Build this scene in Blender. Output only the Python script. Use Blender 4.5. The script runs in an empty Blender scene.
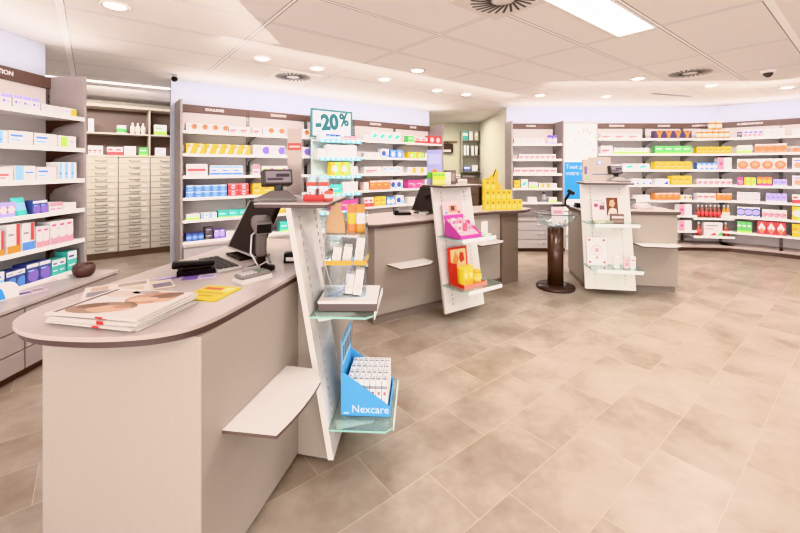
import bpy, bmesh, math, random
from mathutils import Matrix, Vector
random.seed(7)
C = bpy.context.scene.collection
F, H, HV = 386.0, 1.4, 168.0
PI = math.pi
R = math.radians

# ------------------------------------------------------------------ camera geometry helpers
def at_z(u, v, z):
    y = (H - z) * F / (v - HV)
    return ((u - 400) / F * y, y)

# ------------------------------------------------------------------ materials
def lin(c):
    if isinstance(c, str):
        c = [int(c[i:i + 2], 16) for i in (0, 2, 4)]
    r = []
    for x in c[:3]:
        x /= 255.0
        r.append(x / 12.92 if x <= .04045 else ((x + .055) / 1.055) ** 2.4)
    return (*r, 1)
_m = {}
def mat(c, rough=.5, metal=0, spec=.4, noise=.05, scale=30, bump=0, coat=0):
    key = (c, rough, metal, spec, noise, scale, bump, coat)
    if key in _m: return _m[key]
    m = bpy.data.materials.new('finish_%s' % (c if isinstance(c, str) else 'x'))
    m.use_nodes = True
    nt = m.node_tree; b = nt.nodes['Principled BSDF']
    col = lin(c)
    b.inputs['Roughness'].default_value = rough
    b.inputs['Metallic'].default_value = metal
    b.inputs['Specular IOR Level'].default_value = spec
    b.inputs['Coat Weight'].default_value = coat
    tc = nt.nodes.new('ShaderNodeTexCoord')
    n = nt.nodes.new('ShaderNodeTexNoise'); n.inputs['Scale'].default_value = scale; n.inputs['Detail'].default_value = 3
    nt.links.new(tc.outputs['Object'], n.inputs['Vector'])
    mx = nt.nodes.new('ShaderNodeMix'); mx.data_type = 'RGBA'
    mx.inputs['A'].default_value = tuple(x * (1 - noise) for x in col[:3]) + (1,)
    mx.inputs['B'].default_value = tuple(min(1, x * (1 + noise)) for x in col[:3]) + (1,)
    nt.links.new(n.outputs['Fac'], mx.inputs['Factor'])
    nt.links.new(mx.outputs['Result'], b.inputs['Base Color'])
    if bump:
        bp = nt.nodes.new('ShaderNodeBump'); bp.inputs['Strength'].default_value = bump; bp.inputs['Distance'].default_value = .01
        nt.links.new(n.outputs['Fac'], bp.inputs['Height']); nt.links.new(bp.outputs['Normal'], b.inputs['Normal'])
    _m[key] = m
    return m
def emis(c, s):
    key = ('e', c, s)
    if key in _m: return _m[key]
    m = bpy.data.materials.new('lamp_glow'); m.use_nodes = True
    nt = m.node_tree; nt.nodes.remove(nt.nodes['Principled BSDF'])
    m.cycles.emission_sampling = 'NONE'
    e = nt.nodes.new('ShaderNodeEmission'); e.inputs[0].default_value = lin(c); e.inputs[1].default_value = s
    nt.links.new(e.outputs[0], nt.nodes['Material Output'].inputs[0])
    _m[key] = m
    return m
def glass(c='E6F2EE', gl=.08, dens=.9):
    key = ('g', c, gl, dens)
    if key in _m: return _m[key]
    m = bpy.data.materials.new('clear_glass'); m.use_nodes = True
    nt = m.node_tree; nt.nodes.remove(nt.nodes['Principled BSDF'])
    t = nt.nodes.new('ShaderNodeBsdfTransparent'); t.inputs[0].default_value = lin(c)
    g = nt.nodes.new('ShaderNodeBsdfGlossy'); g.inputs['Roughness'].default_value = .04
    f0 = nt.nodes.new('ShaderNodeLayerWeight'); f = nt.nodes.new('ShaderNodeMath'); f.operation = 'POWER'; f.inputs[1].default_value = 4; nt.links.new(f0.outputs['Facing'], f.inputs[0])
    a = nt.nodes.new('ShaderNodeMath'); a.operation = 'ADD'; a.inputs[1].default_value = gl
    d = nt.nodes.new('ShaderNodeBsdfDiffuse'); d.inputs[0].default_value = lin(c)
    m0 = nt.nodes.new('ShaderNodeMixShader'); m0.inputs[0].default_value = dens
    mx = nt.nodes.new('ShaderNodeMixShader')
    L = nt.links.new
    L(f.outputs[0], a.inputs[0]); L(a.outputs[0], mx.inputs[0])
    L(d.outputs[0], m0.inputs[1]); L(t.outputs[0], m0.inputs[2])
    L(m0.outputs[0], mx.inputs[1]); L(g.outputs[0], mx.inputs[2]); L(mx.outputs[0], nt.nodes['Material Output'].inputs[0])
    _m[key] = m
    return m

# ------------------------------------------------------------------ mesh builder
class MB:
    def __init__(s, T=None):
        s.v = []; s.f = []; s.mi = []; s.mats = []; s.sm = []; s.T = T or Matrix()
    def mid(s, m):
        if m not in s.mats: s.mats.append(m)
        return s.mats.index(m)
    def add(s, vs, fs, m, smooth=False, T=None):
        o = len(s.v); M = s.T @ T if T else s.T
        s.v += [tuple(M @ Vector(p)) for p in vs]
        s.f += [[i + o for i in f] for f in fs]
        k = s.mid(m); s.mi += [k] * len(fs); s.sm += [smooth] * len(fs)
        return s
    def box(s, x0, y0, z0, x1, y1, z1, m, bev=0, T=None):
        if bev:
            bm = bmesh.new(); bmesh.ops.create_cube(bm, size=1)
            for p in bm.verts:
                p.co = Vector(((x0 + x1) / 2 + p.co.x * (x1 - x0), (y0 + y1) / 2 + p.co.y * (y1 - y0), (z0 + z1) / 2 + p.co.z * (z1 - z0)))
            bmesh.ops.bevel(bm, geom=bm.edges[:], offset=min(bev, .45 * min(abs(x1 - x0), abs(y1 - y0), abs(z1 - z0))), segments=2, affect='EDGES', profile=.5)
            bm.verts.index_update()
            vs = [p.co[:] for p in bm.verts]; fs = [[q.index for q in f.verts] for f in bm.faces]; bm.free()
            return s.add(vs, fs, m, False, T)
        vs = [(x, y, z) for x in (x0, x1) for y in (y0, y1) for z in (z0, z1)]
        fs = [[0, 1, 3, 2], [4, 6, 7, 5], [0, 4, 5, 1], [2, 3, 7, 6], [0, 2, 6, 4], [1, 5, 7, 3]]
        return s.add(vs, fs, m, False, T)
    def prism(s, poly, z0, z1, m, T=None, m2=None):
        n = len(poly)
        vs = [(x, y, z0) for x, y in poly] + [(x, y, z1) for x, y in poly]
        s.add(vs, [list(range(n))[::-1], list(range(n, 2 * n))], m, False, T)
        return s.add(vs, [[i, (i + 1) % n, (i + 1) % n + n, i + n] for i in range(n)], m2 or m, False, T)
    def lathe(s, prof, m, n=20, T=None, smooth=True, caps=True):
        vs = []; fs = []
        for r, z in prof:
            for k in range(n):
                a = 2 * PI * k / n; vs.append((r * math.cos(a), r * math.sin(a), z))
        for j in range(len(prof) - 1):
            for k in range(n):
                k2 = (k + 1) % n
                fs.append([j * n + k, j * n + k2, (j + 1) * n + k2, (j + 1) * n + k])
        if caps and prof[0][0] > 1e-4: fs.append(list(range(n))[::-1])
        if caps and prof[-1][0] > 1e-4: fs.append([(len(prof) - 1) * n + k for k in range(n)])
        return s.add(vs, fs, m, smooth, T)
    def tube(s, pts, r, m, n=8):
        pts = [Vector(p) for p in pts]; vs = []; fs = []
        for i, p in enumerate(pts):
            d = (pts[min(i + 1, len(pts) - 1)] - pts[max(i - 1, 0)]).normalized()
            a = d.cross(Vector((0, 0, 1)) if abs(d.z) < .9 else Vector((1, 0, 0))).normalized(); b = d.cross(a)
            for k in range(n):
                t = 2 * PI * k / n; vs.append(tuple(p + a * math.cos(t) * r + b * math.sin(t) * r))
        for i in range(len(pts) - 1):
            for k in range(n):
                k2 = (k + 1) % n; fs.append([i * n + k, i * n + k2, (i + 1) * n + k2, (i + 1) * n + k])
        fs.append(list(range(n))); fs.append([(len(pts) - 1) * n + k for k in range(n)][::-1])
        return s.add(vs, fs, m, True)
    def quad(s, pts, m, T=None):
        return s.add(pts, [list(range(len(pts)))], m, False, T)
    def build(s, name, parent=None, loc=None, rz=0):
        me = bpy.data.meshes.new(name); me.from_pydata(s.v, [], s.f)
        for m in s.mats: me.materials.append(m)
        me.polygons.foreach_set('material_index', s.mi); me.polygons.foreach_set('use_smooth', s.sm)
        bm = bmesh.new(); bm.from_mesh(me); bmesh.ops.recalc_face_normals(bm, faces=bm.faces[:]); bm.to_mesh(me); bm.free()
        o = bpy.data.objects.new(name, me); C.objects.link(o)
        if parent: o.parent = parent
        if loc is not None: o.location = loc; o.rotation_euler = (0, 0, rz)
        return o
labels = {}
def tag(o, label, cat, group=None):
    assert 4 <= len(label.split()) <= 16, (len(label.split()), label)
    assert label not in labels, label
    labels[label] = 1
    o['label'] = label; o['category'] = cat
    if group: o['group'] = group
    return o
def thing(name, label, cat, loc, rz=0, group=None):
    o = bpy.data.objects.new(name, None); C.objects.link(o); o.empty_display_size = .1
    o.location = loc; o.rotation_euler = (0, 0, rz)
    return tag(o, label, cat, group)
def MX(x, y, z=0, rz=0): return Matrix.Translation((x, y, z)) @ Matrix.Rotation(rz, 4, 'Z')
def struct(o): o['kind'] = 'structure'; return o
def dup(o, parent=None):
    c = o.copy(); C.objects.link(c)
    if parent: c.parent = parent
    for ch in o.children: dup(ch, c)
    return c
def text(s, size, m, T, name='lettering', parent=None, align='CENTER', ext=.001, sx=1, shear=0, bold=0):
    cu = bpy.data.curves.new(name, 'FONT'); cu.body = s; cu.size = size; cu.align_x = align; cu.align_y = 'CENTER'; cu.extrude = ext; cu.shear = shear; cu.offset = bold
    cu.resolution_u = 3
    t = bpy.data.objects.new('t', cu); C.objects.link(t)
    bpy.context.view_layer.update()
    dg = bpy.context.evaluated_depsgraph_get(); me = bpy.data.meshes.new_from_object(t.evaluated_get(dg))
    bpy.data.objects.remove(t)
    # text lies in XY, stand it up facing -Y
    me.transform(T @ Matrix.Rotation(PI / 2, 4, 'X') @ Matrix.Diagonal((sx, 1, 1, 1)))
    me.materials.clear(); me.materials.append(m)
    o = bpy.data.objects.new(name, me); C.objects.link(o)
    if parent: o.parent = parent
    return o

# palette ---------------------------------------------------------------
WHITE = mat('F3EFEE', .45); SHELF = mat('F6F2F0', .35, spec=.5); TAUPE = mat('A3968C', .42, noise=.03, scale=60)
WORK = mat('C9BDB8', .28, noise=.025, scale=80, spec=.5); EDGE = mat('5A4742', .4); PANEL = mat('E6DFDB', .35)
HEAD = mat('745A52', .5); BACK = mat('DDD3D0', .55); DARK = mat('2F2928', .4, spec=.3); BLACK = mat('1F1C1D', .4, spec=.3); BROWN = mat('5B463F', .4)
GREY = mat('B2AAA8', .45); WING = mat('A79A97', .5); CREAM = mat('DACFBE', .45); WALLW = mat('CFCFDA', .7, noise=.015, scale=4)
GLASS = glass('E4F1EC', .06, .88); GEDGE = mat('9CC3B8', .2); ACRY = glass('F4F8FA', .05, .93)
CHROME = mat('C8C4C2', .2, 1); METAL = mat('7A726E', .35, .6)

# ------------------------------------------------------------------ floor & ceiling
ang = R(38.6); CA, SA = math.cos(ang), math.sin(ang)          # direction A (tile long side)
def AB(a, b): return (CA * a - SA * b, SA * a + CA * b)
def N(nt, typ, **kw):
    n = nt.nodes.new(typ)
    for k, v in kw.items(): setattr(n, k, v)
    return n
def mth(nt, op, a, b=None, c=None):
    n = nt.nodes.new('ShaderNodeMath'); n.operation = op
    for i, x in enumerate((a, b, c)):
        if x is None: continue
        if isinstance(x, (int, float)): n.inputs[i].default_value = x
        else: nt.links.new(x, n.inputs[i])
    return n.outputs[0]
def floor_mat():
    m = bpy.data.materials.new('stone_floor_tiles'); m.use_nodes = True
    nt = m.node_tree; b = nt.nodes['Principled BSDF']; L = nt.links.new
    tc = N(nt, 'ShaderNodeTexCoord'); mp = N(nt, 'ShaderNodeMapping'); mp.inputs['Rotation'].default_value = (0, 0, -ang)
    L(tc.outputs['Object'], mp.inputs['Vector'])
    sp = N(nt, 'ShaderNodeSeparateXYZ'); L(mp.outputs[0], sp.inputs[0]); a, bb = sp.outputs[0], sp.outputs[1]
    rb = mth(nt, 'DIVIDE', mth(nt, 'SUBTRACT', bb, .405), .3); row = mth(nt, 'FLOOR', rb); fb = mth(nt, 'FRACT', rb)
    # row 2 (1.005-1.305) has a joint at 1.205; each next row is shifted by -0.2
    sh = mth(nt, 'MULTIPLY', mth(nt, 'SUBTRACT', row, 2), -.2)
    ra = mth(nt, 'DIVIDE', mth(nt, 'SUBTRACT', mth(nt, 'SUBTRACT', a, sh), 1.205), .6); col = mth(nt, 'FLOOR', ra); fa = mth(nt, 'FRACT', ra)
    da = mth(nt, 'MULTIPLY', mth(nt, 'MINIMUM', fa, mth(nt, 'SUBTRACT', 1, fa)), .6)
    db = mth(nt, 'MULTIPLY', mth(nt, 'MINIMUM', fb, mth(nt, 'SUBTRACT', 1, fb)), .3)
    g = mth(nt, 'LESS_THAN', mth(nt, 'MINIMUM', da, db), .0013)
    cb = N(nt, 'ShaderNodeCombineXYZ'); L(row, cb.inputs[0]); L(col, cb.inputs[1])
    wn = N(nt, 'ShaderNodeTexWhiteNoise'); wn.noise_dimensions = '2D'; L(cb.outputs[0], wn.inputs['Vector'])
    ofs = N(nt, 'ShaderNodeVectorMath', operation='MULTIPLY_ADD'); L(wn.outputs['Color'], ofs.inputs[0]); ofs.inputs[1].default_value = (9, 9, 9); L(tc.outputs['Object'], ofs.inputs[2])
    n1 = N(nt, 'ShaderNodeTexNoise'); n1.inputs['Scale'].default_value = 2.8; n1.inputs['Detail'].default_value = 7; n1.inputs['Roughness'].default_value = .56; L(ofs.outputs[0], n1.inputs['Vector'])
    n2 = N(nt, 'ShaderNodeTexNoise'); n2.inputs['Scale'].default_value = 22; n2.inputs['Detail'].default_value = 3; L(tc.outputs['Object'], n2.inputs['Vector'])
    f = mth(nt, 'ADD', mth(nt, 'MULTIPLY', n1.outputs['Fac'], .85), mth(nt, 'MULTIPLY', n2.outputs['Fac'], .15))
    f = mth(nt, 'ADD', f, mth(nt, 'MULTIPLY', mth(nt, 'SUBTRACT', wn.outputs['Value'], .5), .07))
    mr = N(nt, 'ShaderNodeMapRange'); mr.inputs['From Min'].default_value = .27; mr.inputs['From Max'].default_value = .73; L(f, mr.inputs['Value'])
    rp = N(nt, 'ShaderNodeMix', data_type='RGBA'); L(mr.outputs[0], rp.inputs['Factor']); rp.inputs['A'].default_value = lin('8C7967'); rp.inputs['B'].default_value = lin('BDB0A4')
    mx = N(nt, 'ShaderNodeMix', data_type='RGBA'); L(g, mx.inputs['Factor']); L(rp.outputs['Result'], mx.inputs['A']); mx.inputs['B'].default_value = lin('C9B8A4')
    L(mx.outputs['Result'], b.inputs['Base Color'])
    rr = mth(nt, 'ADD', mth(nt, 'MULTIPLY', n1.outputs['Fac'], .1), .26); L(rr, b.inputs['Roughness'])
    b.inputs['Specular IOR Level'].default_value = .5
    bp = N(nt, 'ShaderNodeBump'); bp.inputs['Strength'].default_value = .05; bp.inputs['Distance'].default_value = .002
    L(mth(nt, 'SUBTRACT', f, g), bp.inputs['Height']); L(bp.outputs[0], b.inputs['Normal'])
    return m
def ceil_mat():
    m = bpy.data.materials.new('suspended_ceiling_tiles'); m.use_nodes = True
    nt = m.node_tree; b = nt.nodes['Principled BSDF']; L = nt.links.new
    tc = N(nt, 'ShaderNodeTexCoord'); mp = N(nt, 'ShaderNodeMapping'); mp.inputs['Rotation'].default_value = (0, 0, -ang)
    L(tc.outputs['Object'], mp.inputs['Vector'])
    sp = N(nt, 'ShaderNodeSeparateXYZ'); L(mp.outputs[0], sp.inputs[0]); a, bb = sp.outputs[0], sp.outputs[1]
    fa = mth(nt, 'FRACT', mth(nt, 'DIVIDE', mth(nt, 'SUBTRACT', a, 1.04), 1.2)); fb = mth(nt, 'FRACT', mth(nt, 'DIVIDE', mth(nt, 'SUBTRACT', bb, .485), .6))
    da = mth(nt, 'MULTIPLY', mth(nt, 'MINIMUM', fa, mth(nt, 'SUBTRACT', 1, fa)), 1.2); db = mth(nt, 'MULTIPLY', mth(nt, 'MINIMUM', fb, mth(nt, 'SUBTRACT', 1, fb)), .6)
    d = mth(nt, 'MINIMUM', da, db)
    wide = mth(nt, 'MINIMUM', mth(nt, 'ABSOLUTE', mth(nt, 'ADD', a, .17)), mth(nt, 'ABSOLUTE', mth(nt, 'SUBTRACT', bb, .47)))
    wide = mth(nt, 'LESS_THAN', wide, .022)
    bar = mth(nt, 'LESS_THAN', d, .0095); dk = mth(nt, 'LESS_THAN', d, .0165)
    n1 = N(nt, 'ShaderNodeTexNoise'); n1.inputs['Scale'].default_value = 400; L(tc.outputs['Object'], n1.inputs['Vector'])
    c0 = N(nt, 'ShaderNodeMix', data_type='RGBA'); L(n1.outputs['Fac'], c0.inputs['Factor']); c0.inputs['A'].default_value = lin('ECE6E2'); c0.inputs['B'].default_value = lin('F2ECE9')
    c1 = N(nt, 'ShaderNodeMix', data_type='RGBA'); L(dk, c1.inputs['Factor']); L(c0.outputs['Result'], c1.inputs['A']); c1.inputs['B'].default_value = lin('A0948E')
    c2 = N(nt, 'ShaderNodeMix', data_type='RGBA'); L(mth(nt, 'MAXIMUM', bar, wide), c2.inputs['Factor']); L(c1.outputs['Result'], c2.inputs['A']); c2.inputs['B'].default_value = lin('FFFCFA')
    L(c2.outputs['Result'], b.inputs['Base Color']); b.inputs['Roughness'].default_value = .8
    return m
struct(MB().box(-8, -4, -.1, 9, 11, 0, floor_mat()).build('floor'))
struct(MB().box(-8, -4, 2.5, 9, 11, 2.6, ceil_mat()).build('ceiling'))

def wall(name, p, q, th=.08, z0=0, z1=2.5, m=WALLW):            # p -> q with the room on the right-hand (-local y) side
    p, q = Vector(p), Vector(q); d = q - p
    return struct(MB().box(0, 0, z0, d.length, th, z1, m).build(name, None, (p.x, p.y, 0), math.atan2(d.y, d.x)))
WB = 5.525
wall('wall_left', (-3.17, -4), (-3.17, 3.45))
wall('wall_back', AB(.77, WB), AB(5.14, WB))
wall('wall_alcove_side', AB(1.25, 7.95), AB(.775, WB + .085), m=WALLW)
wall('wall_alcove', AB(-3.2, 7.95), AB(1.34, 7.95), m=mat('D6C9BC', .7))
YB = 6.99
KHAKI = mat('D9D4BE', .7, noise=.02, scale=5)
wall('wall_corridor_side', (1.93, 9.6), (1.93, YB + .081), m=mat('E4DDD0', .7))
wall('wall_corridor_end', (-1.5, 9.6), (2.02, 9.6), m=KHAKI)
wall('wall_right', (1.93, YB), (3.377, YB))
RP = [(3.377, 6.95), (4.375, 6.95), (5.06, 6.95), (5.68, 6.85), (6.27, 6.35), (6.80, 5.75), (7.2, 4.9), (7.3, 3.6)]
RW_ = [RP[0]] + RP[2:]
for i in range(len(RW_) - 1):
    p, q = Vector(RW_[i]), Vector(RW_[i + 1]); d = (q - p).normalized(); n = Vector((-d.y, d.x))
    wall('wall_right_curve_%d' % (i + 1), p + n * .03, q + n * .03 + d * .02)

# ------------------------------------------------------------------ wall shelving
class Frame:
    def __init__(s, p, rz): s.o = Vector(p); s.rz = rz; s.e = Vector((math.cos(rz), math.sin(rz))); s.n = Vector((-math.sin(rz), math.cos(rz)))
    def w(s, x, y): return s.o + s.e * x + s.n * y
    def x_at(s, u, y):
        t = (u - 400) / F; p = s.o + s.n * y
        return (t * p.y - p.x) / (s.e.x - t * s.e.y)
ORD = ['top', 'second', 'third', 'fourth', 'fifth', 'sixth', 'seventh']
def bay(place, label, p, q, zs, depth, word=None, head=(2.105, 2.2), left=False, right=False, wingd=None, group=None, brackets=True, zmin=.05, txt=.045, dx=0):
    p, q = Vector(p), Vector(q); w = (q - p).length; d = q - p
    fr = Frame(p, math.atan2(d.y, d.x)); fr.zs = zs; fr.d = depth; fr.place = place; fr.width = w; BR = BROWN if 'left wall' in place else GREY
    r = thing('shelf_unit', label, 'shelves', (p.x, p.y, 0), fr.rz, group)
    MB().box(.001, -.018, zmin, w - .001, 0, head[0], BACK).build('back_panel', r)
    MB().box(.001, -.045, head[0], w - .001, 0, head[1], HEAD, .003).build('header', r)
    if word: text(word, txt, mat('F5EFEC', .5), Matrix.Translation((w / 2 + dx, -.047, (head[0] + head[1]) / 2)), 'header_lettering', r, bold=.0012)
    for x in ((.012, w - .012) if not left else (w - .012,)):
        b = MB().box(x - .011, -.032, zmin, x + .011, -.018, head[0], METAL)
        for k in range(40):
            z = .15 + k * .048
            if z < head[0] - .03: b.box(x - .004, -.0328, z, x + .004, -.0318, z + .02, DARK)
        b.build('upright', r)
    for z in zs:
        s = MB().box(.003, -depth, z - .022, w - .003, -.033, z, SHELF, .002).build('shelf', r)
        MB().box(.003, -depth - .006, z - .03, w - .003, -depth - .0005, z + .006, mat('FBF8F6', .3), .002).build('price_rail', s)
        if brackets:
            for x in (.016, w - .016):
                pts = [(-.033, z - .023), (-depth + .03, z - .023), (-depth + .03, z - .035), (-.18, z - .06), (-.08, z - .09), (-.05, z - .13), (-.033, z - .13)]
                MB(Matrix.Translation((x - .004, 0, 0)) @ Matrix(((0, 0, 1, 0), (1, 0, 0, 0), (0, 1, 0, 0), (0, 0, 0, 1)))).prism(pts, 0, .008, BR).build('bracket', s)
    wd = wingd or depth + .03
    for side, on in ((0, left), (w, right)):
        if on:
            x0 = side - .025 if side == 0 else side
            MB().box(x0, -wd, 0, x0 + .025, .01, 2.21, WING, .002).build('end_panel', r)
    return fr

def lowcab(label, fr, x0, x1, depth, zt, n, group, handles=True, m=GREY, toe=.06):
    p = fr.w(x0, 0); w = x1 - x0
    r = thing('drawer_cabinet', label, 'cabinet', (p.x, p.y, 0), fr.rz, group)
    MB().box(.002, -depth + .02, toe, w - .002, -.02, zt - .025, TAUPE).build('carcass', r)
    MB().box(.002, -depth + .05, 0, w - .002, -.03, toe, BROWN).build('plinth', r)
    MB().box(0, -depth - .01, zt - .025, w, -.02, zt, mat('B5A8A4', .35), .003).build('top', r)
    h = (zt - .03 - toe) / n
    for k in range(n):
        z = toe + k * h
        d = MB().box(.004, -depth, z + .004, w - .004, -depth + .019, z + h - .004, m, .002).build('drawer', r)
        if handles:
            MB().tube([(w / 2 - .06, -depth, z + h * .6), (w / 2 - .06, -depth - .025, z + h * .6), (w / 2 + .06, -depth - .025, z + h * .6), (w / 2 + .06, -depth, z + h * .6)], .005, CHROME).build('handle', d)
    return r

ZS = [1.84, 1.568, 1.303, 1.043, .777, .522]
# left wall unit
fL0 = bay('left wall unit', 'empty shelf unit nearest the camera on the left wall', (-3.14, 1.72), (-3.14, 2.572), ZS, .34)
fL = bay('left wall unit', 'stocked shelf unit on the left wall, header lettering cut by the frame', (-3.14, 2.574), (-3.14, 3.425), ZS, .34, 'NUTRITION', head=(2.1, 2.2), right=True, wingd=.34, txt=.05, dx=-.045)
lowcab('low drawer cabinet under the left wall shelves, nearest the camera', fL, -.852, 0, .64, .5, 3, 'low cabinets on the left wall', False, mat('A99C97', .45))
lowcab('low drawer cabinet under the left wall shelves with brown bowl on it', fL, .001, .852, .64, .5, 3, 'low cabinets on the left wall', False, mat('A99C97', .45))
# long back wall, five bays
W5 = .853
NTH = ['first', 'second', 'third', 'fourth', 'fifth']
WORDS = ['DOULEURS', 'DOULEURS', '', 'DIGESTION', 'RHUME']
fA = []
for i in range(5):
    a0 = .83 + i * W5
    fr = bay('%s back-wall bay' % NTH[i], ['shelf bay at the left end of the long back wall, beside the alcove', 'second shelf bay from the left on the long back wall', 'middle shelf bay of the long back wall, behind the minus twenty percent sign', 'fourth shelf bay from the left on the long back wall', 'shelf bay at the right end of the long back wall, beside the corridor'][i],
             AB(a0, 5.5), AB(a0 + W5, 5.5), ZS, .36, WORDS[i] or None, left=i == 0, right=i == 4, group='bays of the long back wall', wingd=.39)
    fA.append(fr)
    lowcab('low drawer cabinet at the foot of the %s back-wall bay from the left' % NTH[i], fr, .001, W5 - .001, .42, .49, 3, 'low cabinets of the long back wall')
# right side bays
fR = [bay('bay left of poster', 'shelf bay with white and pink stock, left of the poster', (1.925, 6.98), (2.778, 6.98), [1.81, 1.55, 1.3, 1.05, .81], .37, 'HYGIENE', left=True, right=True, wingd=.4, txt=.04)]
lowcab('low drawer cabinet with three handles left of the poster', fR[0], .001, .85, .55, .54, 3, None)
ZR = [1.9, 1.64, 1.37, 1.11, .85, .59, .33]
RW = ['PREVENTION', 'VITAMINES', 'ALIMENTATION', 'ALIMENTATION', '', '']
RN = ['first bay past poster', 'second bay past poster', 'third bay past poster', 'fourth bay past poster', 'bay at right frame edge', 'bay beyond right frame edge']
for i in range(5):
    zs = list(ZR)
    if i == 2: zs[5], zs[6] = .55, .24
    fR.append(bay(RN[i], ['shelf bay directly right of the poster, behind the far counter', 'second shelf bay right of the poster with dark chevron cartons on top', 'third shelf bay right of the poster with red bottles low down', 'angled shelf bay with ALIMENTATION header and four orange fruit cartons', 'angled shelf bay cut by the right edge of the frame'][i],
                  RP[i], RP[i + 1], zs, .38, RW[i] or None, txt=.045, zmin=.1))
    p, q = Vector(RP[i]), Vector(RP[i + 1]); fr = fR[-1]
    pl = thing('plinth_step', 'low taupe plinth under the ' + (['first bay right of the poster', 'second bay right of the poster', 'third bay right of the poster', 'angled bay with the ALIMENTATION header', 'bay cut by the right frame edge'][i]), 'plinth', (p.x, p.y, 0), fr.rz, 'plinths under the right wall bays')
    ww = fr.width
    MB().box(.002, -.41, .0, ww - .002, -.02, .06, BROWN).build('kickboard', pl)
    MB().box(.001, -.44 if i < 3 else -.42, .06, ww - .001, -.02, .1, mat('B9A7A0', .4), .003).build('top', pl)
fR[3].zs = fR[3].zs

# ------------------------------------------------------------------ products
def P(c, rough=.42, tint=.2):
    v = [int(c[i:i + 2], 16) for i in (0, 2, 4)]
    c = '%02X%02X%02X' % tuple(int(round(x + (250 - x) * tint)) for x in v)
    return mat(c, rough, noise=.03, scale=40, spec=.35)
K = dict(w='E9E4E4', o='F08A30', r='D8383A', p='F2A9BC', m='D63E93', y='F5D51E', g='5CB45A', lg='B9DE5A', t='3FB3A8', b='4C86D0', n='2C3B86', lb='9CCBEA',
         v='7B5CB8', lv='B7A9DF', k='3B3335', a='D98E22', pe='F3B48C', c='EFE6D6', gr='8F8A90', br='7A3A28', dv='3A2146', q='A9A2A8')
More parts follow.
